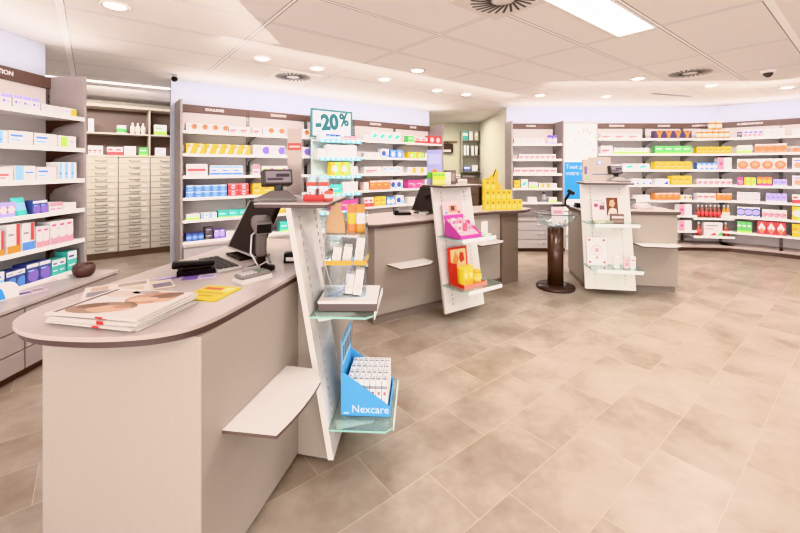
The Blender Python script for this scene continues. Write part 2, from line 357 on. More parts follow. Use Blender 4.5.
# design: base, [elements]; rect (x0,z0,x1,z1,col) ; disc ('o',x,z,r,col) ; poly ('p',[(x,z)..],col)
TX = lambda c='gr': [(.12, .62, .55, .7, c), (.12, .48, .42, .54, c)]
D = {
 'white': ('w', TX('q')), 'whitetop': ('w', [(0, .72, 1, 1, 'lv'), (.15, .35, .4, .55, 'v'), (.55, .35, .8, .5, 'q')]),
 'orangespot': ('w', [('o', .78, .6, .3, 'o'), ('o', .76, .72, .1, 'k')] + TX()), 'pinktext': ('w', [(.1, .4, .7, .52, 'r'), (.1, .2, .5, .3, 'p')]),
 'diagyellow': ('y', [('p', [(.0, .0), (.35, 0), (.75, 1), (.4, 1)], 'w'), (.1, .7, .5, .8, 'a')]), 'purplespot': ('w', [('o', .82, .5, .38, 'v')] + TX()),
 'redtext': ('w', [(.06, .42, .9, .58, 'r'), (.1, .2, .6, .28, 'gr')]), 'bluestripes': ('w', [(0, .1, 1, .28, 'b'), (0, .78, 1, .95, 'lb'), (.1, .45, .6, .55, 'b')]),
 'pinktop': ('w', [(0, .6, 1, 1, 'p'), (.1, .25, .8, .35, 'm')]), 'greentext': ('w', [('o', .3, .5, .3, 'lg'), ('o', .75, .55, .22, 'm'), (.45, .3, .6, .7, 'q')]),
 'bluebox': ('b', [('o', .5, .5, .38, 'lb'), (.2, .42, .8, .56, 'n'), (0, .86, 1, 1, 'w')]), 'pinkbox': ('r', [('o', .5, .5, .36, 'w'), (.3, .42, .7, .58, 'r'), (0, .86, 1, 1, 'p')]),
 'yellow': ('y', [(.1, .55, .6, .68, 'a'), (.1, .35, .8, .42, 'w')]), 'whitegreen': ('w', [(0, 0, 1, .35, 'lg'), (.1, .6, .6, .72, 'g')]),
 'whiteblue': ('w', [(0, 0, .4, 1, 'lb'), (.48, .5, .9, .6, 'b')]), 'teal': ('t', [(.1, .5, .7, .62, 'w'), (0, 0, 1, .15, 'lg')]),
 'navydisc': ('n', [('o', .5, .45, .36, 'b'), (.2, .4, .8, .52, 'w')]), 'dark': ('k', [(.15, .55, .8, .7, 'lv'), (.15, .2, .5, .3, 'gr')]), 'purple': ('v', [('o', .5, .5, .3, 'lv'), (.1, .8, .9, .9, 'w')]),
 'tealtext': ('w', [('p', [(.1, .35), (.5, .3), (.9, .6), (.5, .75)], 't')] ), 'green': ('g', [(.1, .55, .8, .7, 'w'), (0, 0, 1, .18, 'lg')]), 'whitered': ('w', [(0, 0, 1, .4, 'r'), (.1, .6, .7, .75, 'r')]),
 'redpack': ('r', [('o', .5, .5, .32, 'w')]), 'orange': ('o', [(.1, .5, .6, .65, 'y'), (0, .82, 1, 1, 'w')]), 'navywhite': ('w', [('o', .35, .5, .3, 'n'), (.55, .1, 1, .4, 'lb')]),
 'magenta': ('m', [(.1, .5, .6, .62, 'w'), ('o', .75, .4, .25, 'p')]), 'blue': ('b', [('o', .5, .45, .32, 'w'), (.1, .8, .9, .92, 'lb')]),
 'redstripe': ('w', [(.68, .2, .95, 1, 'r'), (0, 0, 1, .25, 'a'), (.08, .6, .5, .68, 'gr')]), 'redblue': ('w', [(.68, .35, .95, 1, 'r'), (0, 0, 1, .3, 'b'), (.08, .6, .5, .68, 'gr')]),
 'pinksoft': ('w', [(0, 0, 1, .7, 'p'), ('o', .5, .5, .25, 'w'), (.15, .8, .7, .88, 'm')]), 'navytop': ('n', [(0, .72, 1, 1, 'w'), ('o', .65, .3, .3, 'b'), (.15, .8, .7, .87, 'gr')]),
 'royal': ('n', [(0, .8, 1, 1, 'w'), ('o', .6, .35, .34, 'v'), (.12, .6, .6, .67, 'lb')]), 'tealtop': ('t', [(0, .6, 1, 1, 'w'), (.12, .7, .7, .8, 'n'), (.1, .25, .8, .32, 'w')]), 'sky': ('lb', [(0, .6, 1, 1, 'w'), (.12, .7, .7, .8, 'b')]),
 'greenpanel': ('w', [(.12, .1, .5, .92, 'lg'), (.62, .5, .9, .6, 'gr')]), 'bluetext': ('w', [(.05, .6, .55, .74, 'b'), (.05, .3, .45, .42, 'lb')]), 'stepblue': ('w', [(0, 0, .55, 1, 'lb'), (.1, .3, .4, .4, 'b')]),
 'yellowend': ('w', [(.6, .1, 1, .95, 'y'), (.05, .5, .5, .62, 'lv')]), 'chevron': ('dv', [('p', [(.12, 1), (.38, 1), (.5, .55), (.62, 1), (.88, 1), (.62, .4), (.62, 0), (.38, 0), (.38, .4)], 'a'), ('p', [(.3, 1), (.7, 1), (.5, .62)], 'br')]),
 'dots': ('w', [('o', .3, .65, .14, 'gr'), ('o', .7, .65, .14, 'v'), ('o', .5, .3, .14, 'p')]), 'peach': ('pe', [('o', .5, .5, .3, 'o'), (0, .82, 1, 1, 'w')]), 'orangefruit': ('w', [('o', .5, .45, .36, 'o'), ('o', .5, .5, .2, 'pe'), (0, 0, 1, .1, 'p')]),
 'fruit': ('w', [('o', .45, .4, .24, 'pe'), ('o', .8, .3, .18, 'm'), (.1, .75, .7, .85, 'v')]), 'tri': ('w', [('p', [(.55, .1), (.9, .1), (.9, .7)], 'n'), (.05, .45, .45, .58, 'lb')]),
 'pinklow': ('w', [('o', .4, .4, .25, 'p'), (.6, .4, .9, .55, 'r')]), 'lavender': ('lv', [(.1, .5, .7, .65, 'v'), (0, 0, 1, .2, 'w')]), 'limegreen': ('lg', [(0, 0, .45, 1, 'y'), (.55, .4, .9, .6, 'g')]),
 'magor': ('m', [(0, .5, 1, 1, 'o'), ('o', .5, .5, .25, 'y')]), 'whitegrey': ('w', [(.2, .2, .8, .65, 'gr'), (.28, .28, .72, .57, 'w'), (.1, .8, .9, .9, 'gr')]), 'navyoval': ('w', [('o', .5, .5, .4, 'n'), ('o', .5, .5, .27, 'lv')]),
 'diamond': ('r', [('p', [(.5, .05), (.92, .5), (.5, .95), (.08, .5)], 'w'), ('p', [(.5, .1), (.7, .3), (.5, .5), (.3, .3)], 'o')]), 'yellowgreen': ('y', [(.45, 0, 1, 1, 'lg'), ('o', .4, .5, .25, 'w')]), 'bigwhite': ('w', [(.1, .7, .75, .82, 'gr'), ('p', [(.3, .05), (.55, .25), (.7, .1)], 'r'), ('p', [(.68, .05), (.98, .05), (.98, .4)], 'g'), (.1, .5, .5, .56, 'p')]),
 'pinkwhite': ('w', [(0, 0, .42, 1, 'p'), (.1, .4, .34, .62, 'm')]), 'violetsoap': ('v', [('o', .5, .5, .33, 'w')]), 'tealpouch': ('t', [('o', .5, .45, .3, 'lb'), (.1, .75, .9, .9, 'v')]), 'violetpouch': ('lv', [(0, .3, 1, .7, 'm'), ('o', .5, .5, .25, 'w')]),
}
def carton(w, d, h, key):
    base, el = D[key]
    b = MB().box(-w / 2, 0, 0, w / 2, d, h, P(K[base]), min(.003, h * .06))
    b.box(-w / 2 + .003, -.0002, h - min(.004, .1 * h), w / 2 - .003, d * .5, h + .0004, P(K[base]))      # tuck flap
    for i, e in enumerate(el):
        y = -.0007 - .0003 * i
        if e[0] == 'o':
            r = e[3] * h; pts = [(max(-w / 2 + .001, min(w / 2 - .001, -w / 2 + e[1] * w + r * math.cos(2 * PI * k / 14))), y, max(.001, min(h - .001, e[2] * h + r * math.sin(2 * PI * k / 14)))) for k in range(14)]; c = e[4]
        elif e[0] == 'p': pts = [(-w / 2 + x * w, y, .001 + z * (h - .002)) for x, z in e[1]]; c = e[2]
        else: pts = [(-w / 2 + .001 + x * (w - .002), y, .001 + z * (h - .002)) for x, z in ((e[0], e[1]), (e[2], e[1]), (e[2], e[3]), (e[0], e[3]))]; c = e[4]
        b.quad(pts, P(K[c]))
    return b.build('product_carton')
def bottle(w, d, h, cols):
    r = w * .46; body, cap, lab = cols
    T = Matrix.Translation((0, r, 0))
    o = MB().lathe([(r * .9, 0), (r, .004), (r, h * .58), (r * .8, h * .68), (r * .38, h * .78), (r * .36, h * .84)], P(K[body], .2), 14, T).lathe([(r * 1.02, h * .12), (r * 1.02, h * .48)], P(K[lab]), 14, T, ).build('product_bottle')
    MB().lathe([(r * .42, h * .84), (r * .42, h * .98), (r * .36, h)], P(K[cap], .4), 12, T).build('cap', o)
    return o
def jar(w, d, h, cols):
    r = w * .47; body, cap, lab = cols
    T = Matrix.Translation((0, r, 0))
    o = MB().lathe([(r * .92, 0), (r, .004), (r, h * .7), (r * .9, h * .76)], P(K[body], .25), 16, T).lathe([(r * 1.015, h * .15), (r * 1.015, h * .6)], P(K[lab]), 16, T).build('product_jar')
    MB().lathe([(r * .96, h * .76), (r * .96, h * .96), (r * .9, h)], P(K[cap], .4), 16, T).build('lid', o)
    return o
def pouch(w, d, h, key):
    base, el = D[key]; b = MB(); n = 10; vs = []; fs = []
    for j in range(n + 1):
        t = j / n; th = d * .5 * (1 - t) ** .6 * (1 if j < n else 0) + .002; ww = w / 2 * (.9 + .1 * abs(2 * t - 1))
        for k in range(12):
            a = 2 * PI * k / 12; ca, sa = math.cos(a), math.sin(a)
            vs.append((ww * math.copysign(abs(ca) ** .5, ca), d * .5 + th * math.copysign(abs(sa) ** .8, sa), h * t))
    for j in range(n):
        for k in range(12): fs.append([j * 12 + k, j * 12 + (k + 1) % 12, (j + 1) * 12 + (k + 1) % 12, (j + 1) * 12 + k])
    fs.append(list(range(12)));
    b.add(vs, fs[:12 * 3] + fs[-1:], P(K[base], .3), True); b.add(vs, fs[12 * 3:12 * 7], P(K[el[0][4]], .3), True); b.add(vs, fs[12 * 7:-1], P(K[base], .3), True)
    return b.build('product_pouch')
KINDS = dict(c=carton, b=bottle, j=jar, u=pouch)
CNT = ['', 'one', 'two', 'three', 'four', 'five', 'six', 'seven', 'eight']
POS = {2: ['left', 'right'], 3: ['left', 'middle', 'right']}
def ordinal(i, n):
    if n in POS: return '%s of %s' % (POS[n][i], CNT[n])
    o = ['leftmost', 'second from left', 'third from left', 'fourth from left', 'third from right', 'second from right', 'rightmost'] if n == 7 else (
        ['leftmost', 'second from left', 'third from left', 'third from right', 'second from right', 'rightmost'] if n == 6 else
        ['leftmost', 'second from left', 'middle', 'second from right', 'rightmost'] if n == 5 else
        ['leftmost', 'second from left', 'second from right', 'rightmost'])
    return '%s of %s' % (o[i], CNT[n])
used_rows = {}
def row(fr, si, u0, u1, n, hpx, kind, key, desc, high=1, dep=.11, z=None, back=.02):
    """n products between image columns u0..u1 standing at the front of shelf si (a list of frames = shelf place)"""
    zz = (fr.zs[si] if z is None else z) + .001
    yf = -(fr.d - back)
    x0, x1 = fr.x_at(u0, yf), fr.x_at(u1, yf)
    Y = fr.w((x0 + x1) / 2, yf).y
    w = (x1 - x0) / n; h = hpx * Y / F
    pw = w * .965
    dep = min(dep, fr.d - .07)
    if kind in 'bj': dep = pw
    proto = None
    place = '%s shelf, %s' % (ORD[si], fr.place)
    grp = '%ss on %s' % (desc, place)
    for t in range(high):
        for i in range(n):
            if proto is None: o = proto = KINDS[kind](pw, dep, h, key)
            else: o = dup(proto)
            p = fr.w(x0 + w * (i + .5), yf + random.uniform(0, .006))
            o.location = (p.x, p.y, zz + t * (h + .0006)); o.rotation_euler = (0, 0, fr.rz + random.uniform(-.012, .012))
            parts = [desc]
            if high == 2: parts.append(('lower' if t == 0 else 'upper') + ' row')
            if n > 1: parts.append(ordinal(i, n))
            parts.append(place)
            if len(', '.join(parts).split()) > 16: parts = [q.replace(' from left', '-left').replace(' from right', '-right') for q in parts]
            tag(o, ', '.join(parts), {'c': 'box', 'b': 'bottle', 'j': 'jar', 'u': 'pouch'}[kind], grp if n * high > 1 else None)
def rows(fr, lst):
    for r in lst: row(fr, *r)

rows(fL, [
 (0, 1, 12, 1, 13, 'c', 'whitetop', 'nearest white lavender-topped carton'), (0, 14, 40, 3, 13, 'c', 'whitetop', 'white lavender-topped carton'), (0, 42, 62, 2, 8, 'c', 'white', 'low plain white carton'), (0, 63, 77, 1, 8, 'c', 'yellowend', 'low white carton with yellow end'),
 (1, -3, 8, 1, 14, 'c', 'stepblue', 'white carton with light-blue half'), (1, 9, 34, 1, 14, 'c', 'bluetext', 'long white blue-lettered carton, nearer one'), (1, 35, 58, 1, 13, 'c', 'bluetext', 'long white blue-lettered carton, farther one'), (1, 59, 77, 1, 12, 'c', 'greenpanel', 'white carton with green square'),
 (2, -2, 14, 1, 14, 'c', 'pinktext', 'white carton with pink lettering'), (2, 15, 36, 1, 15, 'c', 'whiteblue', 'white and light-blue carton, nearer one'), (2, 37, 57, 1, 13, 'c', 'bluetext', 'white carton with two blue lines'), (2, 59, 77, 3, 17, 'c', 'stepblue', 'tall narrow white-blue carton'),
 (3, -1, 16, 2, 15, 'c', 'violetpouch', 'lilac and magenta carton'), (3, 17, 31, 1, 18, 'u', 'tealpouch', 'teal soft pouch'), (3, 33, 48, 2, 13, 'c', 'royal', 'dark violet carton'), (3, 50, 63, 2, 9, 'c', 'pinktop', 'low pink-topped carton'), (3, 64, 77, 2, 7, 'c', 'white', 'small white carton'),
 (4, -6, 5, 1, 25, 'c', 'redstripe', 'white orange-bottomed carton, nearest'), (4, 7, 21, 1, 29, 'c', 'redstripe', 'white orange-bottomed carton with red stripe'), (4, 22, 35, 1, 27, 'c', 'redblue', 'white blue-bottomed carton with red stripe'), (4, 37, 50, 2, 20, 'c', 'pinksoft', 'short pale pink carton'), (4, 51, 74, 3, 22, 'c', 'pinksoft', 'tall pale pink carton'),
 (5, -6, 5, 1, 20, 'c', 'sky', 'light blue carton'), (5, 6, 26, 2, 17, 'c', 'navytop', 'navy white-topped carton'), (5, 27, 51, 2, 18, 'c', 'royal', 'royal blue white-topped carton'), (5, 52, 66, 2, 15, 'c', 'tealtop', 'short teal white-topped carton'), (5, 67.5, 77, 1, 19, 'c', 'tealtop', 'tall teal white-topped carton'),
])
rows(fA[0], [
 (0, 186, 228, 4, 8, 'c', 'orangespot', 'white orange-spotted carton'), (0, 229, 250, 2, 7, 'c', 'pinktext', 'white pink-lettered carton'),
 (1, 186, 250, 7, 10, 'c', 'diagyellow', 'yellow-white diagonal carton'),
 (2, 186, 208, 1, 12, 'c', 'redtext', 'long white red-lettered carton'), (2, 210, 243, 3, 10, 'c', 'bluestripes', 'white blue-striped carton'),
 (3, 186, 227, 5, 6, 'c', 'bluebox', 'blue round-logo carton', 2), (3, 228, 249, 2, 6, 'c', 'pinkbox', 'red round-logo carton', 2),
 (4, 186, 200, 1, 6, 'c', 'whitegreen', 'white green-bottomed carton'), (4, 201, 217, 2, 6, 'c', 'whiteblue', 'white light-blue carton'), (4, 218, 249, 3, 7, 'c', 'teal', 'teal carton'),
 (5, 186, 204, 3, 8, 'c', 'navydisc', 'navy disc-marked carton'), (5, 205, 213, 1, 6, 'c', 'dark', 'dark grey carton', 2), (5, 214, 225, 2, 9, 'c', 'purple', 'purple carton'), (5, 226, 236, 1, 6, 'c', 'white', 'low white carton'), (5, 237, 244, 1, 5, 'c', 'orange', 'small orange carton')])
rows(fA[1], [
 (0, 253, 262, 1, 7, 'c', 'pinktext', 'white pink-lettered carton'), (0, 263, 284, 2, 8, 'c', 'orangespot', 'white orange-spotted carton'), (0, 297, 310, 1, 8, 'c', 'orangespot', 'white orange-spotted carton beside sign'),
 (1, 253, 285, 2, 10, 'c', 'purplespot', 'white purple-spotted carton'), (1, 297, 310, 1, 9, 'c', 'purplespot', 'white purple-spotted carton beside sign'),
 (2, 253, 260, 1, 11, 'c', 'pinktop', 'pink-topped carton'), (2, 262, 288, 2, 9, 'c', 'greentext', 'white carton with green and pink marks'),
 (3, 253, 282, 3, 11, 'c', 'yellow', 'yellow carton'), (4, 253, 272, 2, 7, 'c', 'teal', 'teal carton'), (4, 279, 285, 1, 12, 'c', 'yellow', 'yellow carton'), (4, 286, 297, 1, 12, 'c', 'pinkbox', 'red round-logo carton'),
 (5, 253, 272, 2, 9, 'c', 'white', 'plain white carton'), (5, 280, 290, 1, 10, 'c', 'teal', 'teal carton'), (5, 291, 300, 1, 9, 'c', 'blue', 'blue carton')])
rows(fA[2], [(3, 345, 358, 2, 9, 'c', 'orange', 'orange carton'), (4, 345, 358, 2, 9, 'c', 'magenta', 'magenta carton')])
rows(fA[3], [
 (0, 364, 370, 1, 6, 'c', 'white', 'small white carton'), (0, 371, 401, 4, 10, 'c', 'tealtext', 'white teal-lettered carton'), (1, 364, 380, 2, 5, 'c', 'white', 'low white carton'), (1, 381, 389, 1, 9, 'c', 'navywhite', 'white carton with navy disc'), (1, 390, 403, 2, 8, 'c', 'blue', 'blue carton'),
 (2, 364, 382, 1, 7, 'c', 'pinktext', 'long white pink-lettered carton'), (2, 383, 403, 3, 7, 'c', 'bluetext', 'white blue-lettered carton'),
 (3, 364, 369, 1, 8, 'c', 'white', 'white carton'), (3, 370, 390, 3, 9, 'c', 'orange', 'orange carton'), (3, 391, 403, 2, 9, 'c', 'navywhite', 'white navy-disc carton'),
 (4, 364, 374, 2, 9, 'c', 'whitered', 'white red-bottomed carton'), (4, 375, 386, 2, 9, 'c', 'yellow', 'yellow carton'), (4, 387, 395, 2, 8, 'c', 'blue', 'blue carton'), (4, 396, 404, 1, 9, 'c', 'navywhite', 'white navy-disc carton'),
 (5, 366, 386, 3, 6, 'c', 'pinklow', 'low white-pink carton')])
rows(fA[4], [
 (0, 408, 414, 1, 7, 'c', 'green', 'green carton'), (0, 415, 428, 2, 6, 'c', 'whitered', 'white red-bottomed carton'), (0, 429, 441, 2, 8, 'c', 'redpack', 'red carton'),
 (1, 408, 424, 2, 6, 'c', 'yellowgreen', 'yellow-green carton'), (1, 425, 440, 2, 5, 'c', 'white', 'low white carton'), (2, 408, 431, 3, 6, 'c', 'yellowend', 'white yellow-ended carton'), (2, 432, 440, 1, 7, 'c', 'white', 'white carton'),
 (3, 408, 424, 2, 8, 'c', 'magenta', 'magenta carton'), (3, 425, 440, 2, 8, 'c', 'white', 'white carton'), (4, 408, 422, 2, 6, 'c', 'white', 'low white carton')])
rows(fR[0], [
 (0, 514, 545, 5, 6, 'c', 'white', 'plain white carton'), (0, 548, 558, 2, 9, 'j', ('lv', 'v', 'w'), 'violet-lidded jar'), (1, 519, 556, 7, 5, 'c', 'pinklow', 'low white-pink carton'), (2, 514, 557, 6, 6, 'c', 'redtext', 'white red-lined carton'),
 (3, 514, 520, 1, 8, 'c', 'yellow', 'yellow carton'), (3, 521, 528, 1, 9, 'c', 'tealtext', 'white teal-marked carton'), (3, 529, 538, 2, 6, 'c', 'whitegreen', 'white green-bottomed carton'), (3, 539, 549, 2, 5, 'c', 'yellowend', 'white yellow-ended carton'), (3, 550, 557, 1, 5, 'c', 'white', 'low white carton'),
 (4, 528, 537, 2, 5, 'c', 'white', 'low white carton'), (4, 542, 548, 1, 10, 'b', ('gr', 'k', 'gr'), 'grey bottle'), (4, 549, 557, 2, 5, 'c', 'whitegreen', 'white green-bottomed carton')])
rows(fR[1], [
 (0, 601, 641, 3, 5, 'c', 'pinktext', 'long white pink-lettered carton'), (1, 601, 613, 1, 8, 'c', 'pinktext', 'white carton with pink dots'), (1, 614, 649, 6, 6, 'c', 'whitegreen', 'white lime-bottomed carton'),
 (2, 607, 621, 1, 5, 'c', 'whitegreen', 'low white green-bottomed carton'), (2, 623, 650, 2, 6, 'c', 'tealtext', 'white carton with green script'), (3, 633, 652, 3, 6, 'c', 'tri', 'white carton with navy triangle'), (4, 636, 650, 2, 5, 'c', 'white', 'plain white carton')])
rows(fR[2], [
 (0, 655, 692, 4, 8, 'c', 'chevron', 'dark chevron carton'), (1, 655, 692, 4, 8, 'c', 'green', 'green carton'), (2, 655, 692, 5, 8, 'c', 'yellow', 'yellow carton'), (3, 655, 670, 1, 6, 'c', 'tri', 'white carton with navy triangle'), (3, 672, 692, 3, 9, 'c', 'yellow', 'tall yellow carton'),
 (4, 655, 680, 4, 7, 'c', 'orange', 'orange carton'), (4, 681, 692, 2, 5, 'c', 'greentext', 'white carton with green mark'), (5, 679, 692, 1, 11, 'c', 'pinkwhite', 'white and pink carton'), (6, 679, 692, 1, 10, 'c', 'pinkwhite', 'white and pink carton')])
rows(fR[3], [
 (0, 697, 731, 6, 9, 'j', ('a', 'w', 'c'), 'amber jar'), (1, 697, 732, 6, 7, 'c', 'yellow', 'yellow carton'), (2, 697, 717, 4, 7, 'c', 'blue', 'blue carton'), (2, 718, 732, 1, 12, 'c', 'pinkwhite', 'large pink-white carton'),
 (3, 697, 732, 6, 6, 'c', 'pinklow', 'low white-pink carton'), (4, 697, 716, 3, 7, 'c', 'redtext', 'white red-lettered carton'), (4, 717, 732, 3, 7, 'c', 'orange', 'orange carton'),
 (5, 697, 722, 6, 13, 'b', ('br', 'w', 'r'), 'red bottle'), (5, 723, 731, 2, 13, 'b', ('a', 'w', 'c'), 'orange bottle'),
 (6, 697, 703, 1, 14, 'b', ('br', 'w', 'r'), 'red bottle left of white carton'), (6, 704, 723, 1, 14, 'c', 'bigwhite', 'large white carton with red and green corner'), (6, 724, 731, 1, 14, 'b', ('br', 'w', 'r'), 'red bottle right of white carton')])
rows(fR[4], [
 (0, 737, 742, 1, 6, 'c', 'dark', 'dark brown carton'), (0, 743, 762, 4, 8, 'c', 'dots', 'white dotted carton'), (0, 763, 785, 3, 8, 'c', 'white', 'plain white carton'), (1, 737, 752, 2, 8, 'c', 'whitegreen', 'white green-bottomed carton'), (1, 755, 787, 4, 9, 'c', 'peach', 'peach carton'),
 (2, 737, 787, 4, 11, 'c', 'orangefruit', 'white carton with orange fruit'), (3, 737, 743, 1, 8, 'c', 'magenta', 'magenta carton'), (3, 744, 756, 2, 8, 'c', 'limegreen', 'lime and yellow carton'), (3, 757, 772, 3, 9, 'c', 'magor', 'magenta-orange carton'), (3, 773, 787, 2, 7, 'c', 'lavender', 'lavender carton'),
 (4, 737, 760, 3, 9, 'c', 'whitegrey', 'white grey-framed carton'), (4, 766, 787, 4, 9, 'c', 'lavender', 'lavender carton'), (5, 737, 760, 3, 10, 'c', 'navyoval', 'white navy-oval carton'), (5, 762, 787, 4, 9, 'c', 'pinklow', 'white-pink carton'),
 (6, 737, 752, 3, 11, 'c', 'green', 'green carton'), (6, 757, 786, 3, 13, 'c', 'diamond', 'red carton with white diamond')])
rows(fR[5], [
 (0, 792, 812, 2, 7, 'c', 'white', 'plain white carton'), (1, 792, 814, 3, 6, 'c', 'peach', 'peach carton'), (2, 792, 820, 2, 12, 'c', 'fruit', 'large white fruit carton'), (3, 792, 820, 2, 11, 'c', 'fruit', 'white fruit carton'), (4, 792, 818, 3, 9, 'c', 'whitered', 'white red-bottomed carton'),
 (5, 792, 818, 2, 14, 'c', 'yellowgreen', 'yellow-green carton'), (6, 792, 801, 1, 13, 'c', 'yellow', 'yellow carton'), (6, 802, 818, 2, 12, 'c', 'diamond', 'red diamond carton')])

row(fR[3], 0, 710, 724, 2, 9, 'j', ('a', 'w', 'c'), 'amber jar of upper tier', 1, .11, fR[3].zs[0] + .152)
# ------------------------------------------------------------------ promotion stand and -20% sign
po = AB(2.42, 5.06)
pf = Frame(po, ang); pf.d = .24; pf.zs = [1.79, 1.54, 1.286, 1.035, .785, .53]; pf.place = 'promotion stand'
r = thing('promotion_stand', 'freestanding promotion shelf stand with teal and white price strips under the discount sign', 'display stand', (po[0], po[1], 0), ang)
PW = .7
TEAL = mat('4E8C8E', .4)
MB().box(0, -.02, 0, PW, 0, 1.83, mat('C9D6D6', .5)).build('back_panel', r)
MB().box(0, -.27, 0, PW, -.02, .1, GREY, .004).build('base', r)
for z in pf.zs:
    s = MB().box(.004, -.24, z - .015, PW - .004, -.02, z, SHELF).build('shelf', r)
    b = MB().box(.004, -.25, z - .035, PW - .004, -.241, z + .008, mat('7CC4D4', .35), .002)
    for k in range(8): b.box(.03 + k * .083, -.2515, z - .024, .085 + k * .083, -.2495, z - .002, mat('FAFAFA', .4))
    b.build('price_strip', s)
rows(pf, [(0, 320, 326, 1, 6, 'c', 'white', 'small white carton'), (0, 327, 342, 3, 6, 'j', ('lb', 'n', 'w'), 'blue and white tub'), (0, 344, 357, 3, 5, 'c', 'pinktop', 'low pink-topped carton'),
          (1, 318, 326, 1, 9, 'c', 'white', 'small white carton'), (1, 327, 357, 3, 13, 'c', 'white', 'large white carton'), (2, 331, 350, 2, 14, 'c', 'yellowgreen', 'yellow-green carton'), (2, 351, 358, 1, 9, 'c', 'white', 'white carton'),
          (3, 331, 342, 1, 9, 'c', 'teal', 'teal carton'), (3, 343, 358, 2, 11, 'c', 'white', 'white carton'), (4, 333, 358, 3, 10, 'c', 'magenta', 'magenta carton')])
sg = AB(2.40, 4.98)
sgn = thing('discount_sign', 'white discount sign in teal frame reading minus twenty percent', 'sign', (sg[0], sg[1], 1.835), ang)
SW, SH = .64, .39
MB().box(0, 0, .02, SW, .012, SH, mat('DDDBDE', .5)).build('panel', sgn)
b = MB(); TF = mat('4A7478', .4)
for x0, z0, x1, z1 in ((-.018, .0, SW + .018, .024), (-.018, SH - .014, SW + .018, SH + .016), (-.018, .024, .014, SH - .014), (SW - .014, .024, SW + .018, SH - .014)): b.box(x0, -.006, z0, x1, .018, z1, TF, .002)
b.build('frame', sgn)
TT = mat('246468', .45)
text('-20', .3, TT, Matrix.Translation((.235, -.004, .21)) @ Matrix.Rotation(R(-6), 4, 'Y'), 'lettering', sgn, ext=.002, sx=.92, bold=.015)
text('%', .26, TT, Matrix.Translation((.515, -.004, .265)) @ Matrix.Rotation(R(-6), 4, 'Y'), 'percent_lettering', sgn, ext=.002, sx=.85, bold=.009)
MB().box(.07, -.002, .075, .17, 0, .085, TT).box(.1, -.002, .055, .17, 0, .063, TT).build('small_print', sgn)
MB().box(.2, .02, -.035, .24, .028, .3, GREY).box(.4, .02, -.035, .44, .028, .3, GREY).build('holder', sgn)

# ------------------------------------------------------------------ alcove: wall of small drawers
DB = 7.42
fD = Frame(AB(-.51, DB), ang)
DN = ['leftmost', 'second from left', 'third from left', 'rightmost']
for c in range(4):
    p = AB(-.52 + c * .42, DB)
    r = thing('drawer_tower', 'tall cream apothecary cabinet of fifteen shallow drawers, %s of four in the alcove' % DN[c], 'cabinet', (p[0], p[1], 0), ang, 'drawer cabinets in the alcove')
    MB().box(.002, .02, .1, .418, .45, 1.57, mat('B8AA9B', .5)).build('carcass', r)
    MB().box(.002, .04, 0, .418, .45, .1, mat('8D776A', .5)).build('plinth', r)
    MB().box(0, -.01, 1.57, .42, .45, 1.6, CREAM, .003).build('top', r)
    for k in range(15):
        z = .105 + k * .0975
        d = MB().box(.006, 0, z, .414, .02, z + .091, CREAM, .002).build('drawer', r)
        MB().tube([(.14, 0, z + .06), (.145, -.018, z + .042), (.275, -.018, z + .042), (.28, 0, z + .06)], .005, METAL, 6).build('handle', d)
        if random.random() < .5: MB().box(.31, -.001, z + .03, .37, .0, z + .05, WHITE).build('label_card', d)
p = AB(-.52, DB)
r = thing('wall_cupboard', 'open taupe upper cupboard above the cream drawer cabinets', 'cupboard', (p[0], p[1], 1.6), ang)
MB().box(0, .43, .0, 1.68, .45, .78, mat('86736A', .6)).build('back_panel', r)
for x in (0, 1.25, 1.66): MB().box(x, .08, 0, x + .02, .43, .76, mat('CFC2B3', .5)).build('divider', r)
MB().box(-.0, .02, .74, 1.68, .43, .78, mat('D2C5B6', .5), .003).build('top', r)
MB().box(.02, .1, .33, 1.25, .43, .35, mat('D9CEC2', .5)).box(1.27, .1, .33, 1.66, .43, .35, mat('D9CEC2', .5)).build('shelf', r)
fC = Frame(AB(-.52, DB + .42), ang); fC.d = .32; fC.zs = [1.952, 1.602]; fC.place = 'alcove cupboard'
rows(fC, [(0, 88, 94, 1, 13, 'c', 'white', 'white carton'), (0, 116, 128, 1, 8, 'j', ('w', 'w', 'g'), 'white tub with green label'), (0, 130, 146, 3, 11, 'b', ('w', 'w', 'c'), 'white bottle'), (0, 154, 167, 1, 10, 'c', 'whitegreen', 'white green-bottomed carton'),
          (1, 88, 103, 3, 9, 'c', 'pinktext', 'white carton'), (1, 107, 123, 2, 8, 'c', 'whitered', 'white red-bottomed carton'), (1, 124, 136, 2, 9, 'c', 'white', 'plain white carton'), (1, 139, 148, 1, 8, 'c', 'green', 'green carton'), (1, 155, 166, 1, 8, 'c', 'white', 'low white carton')])

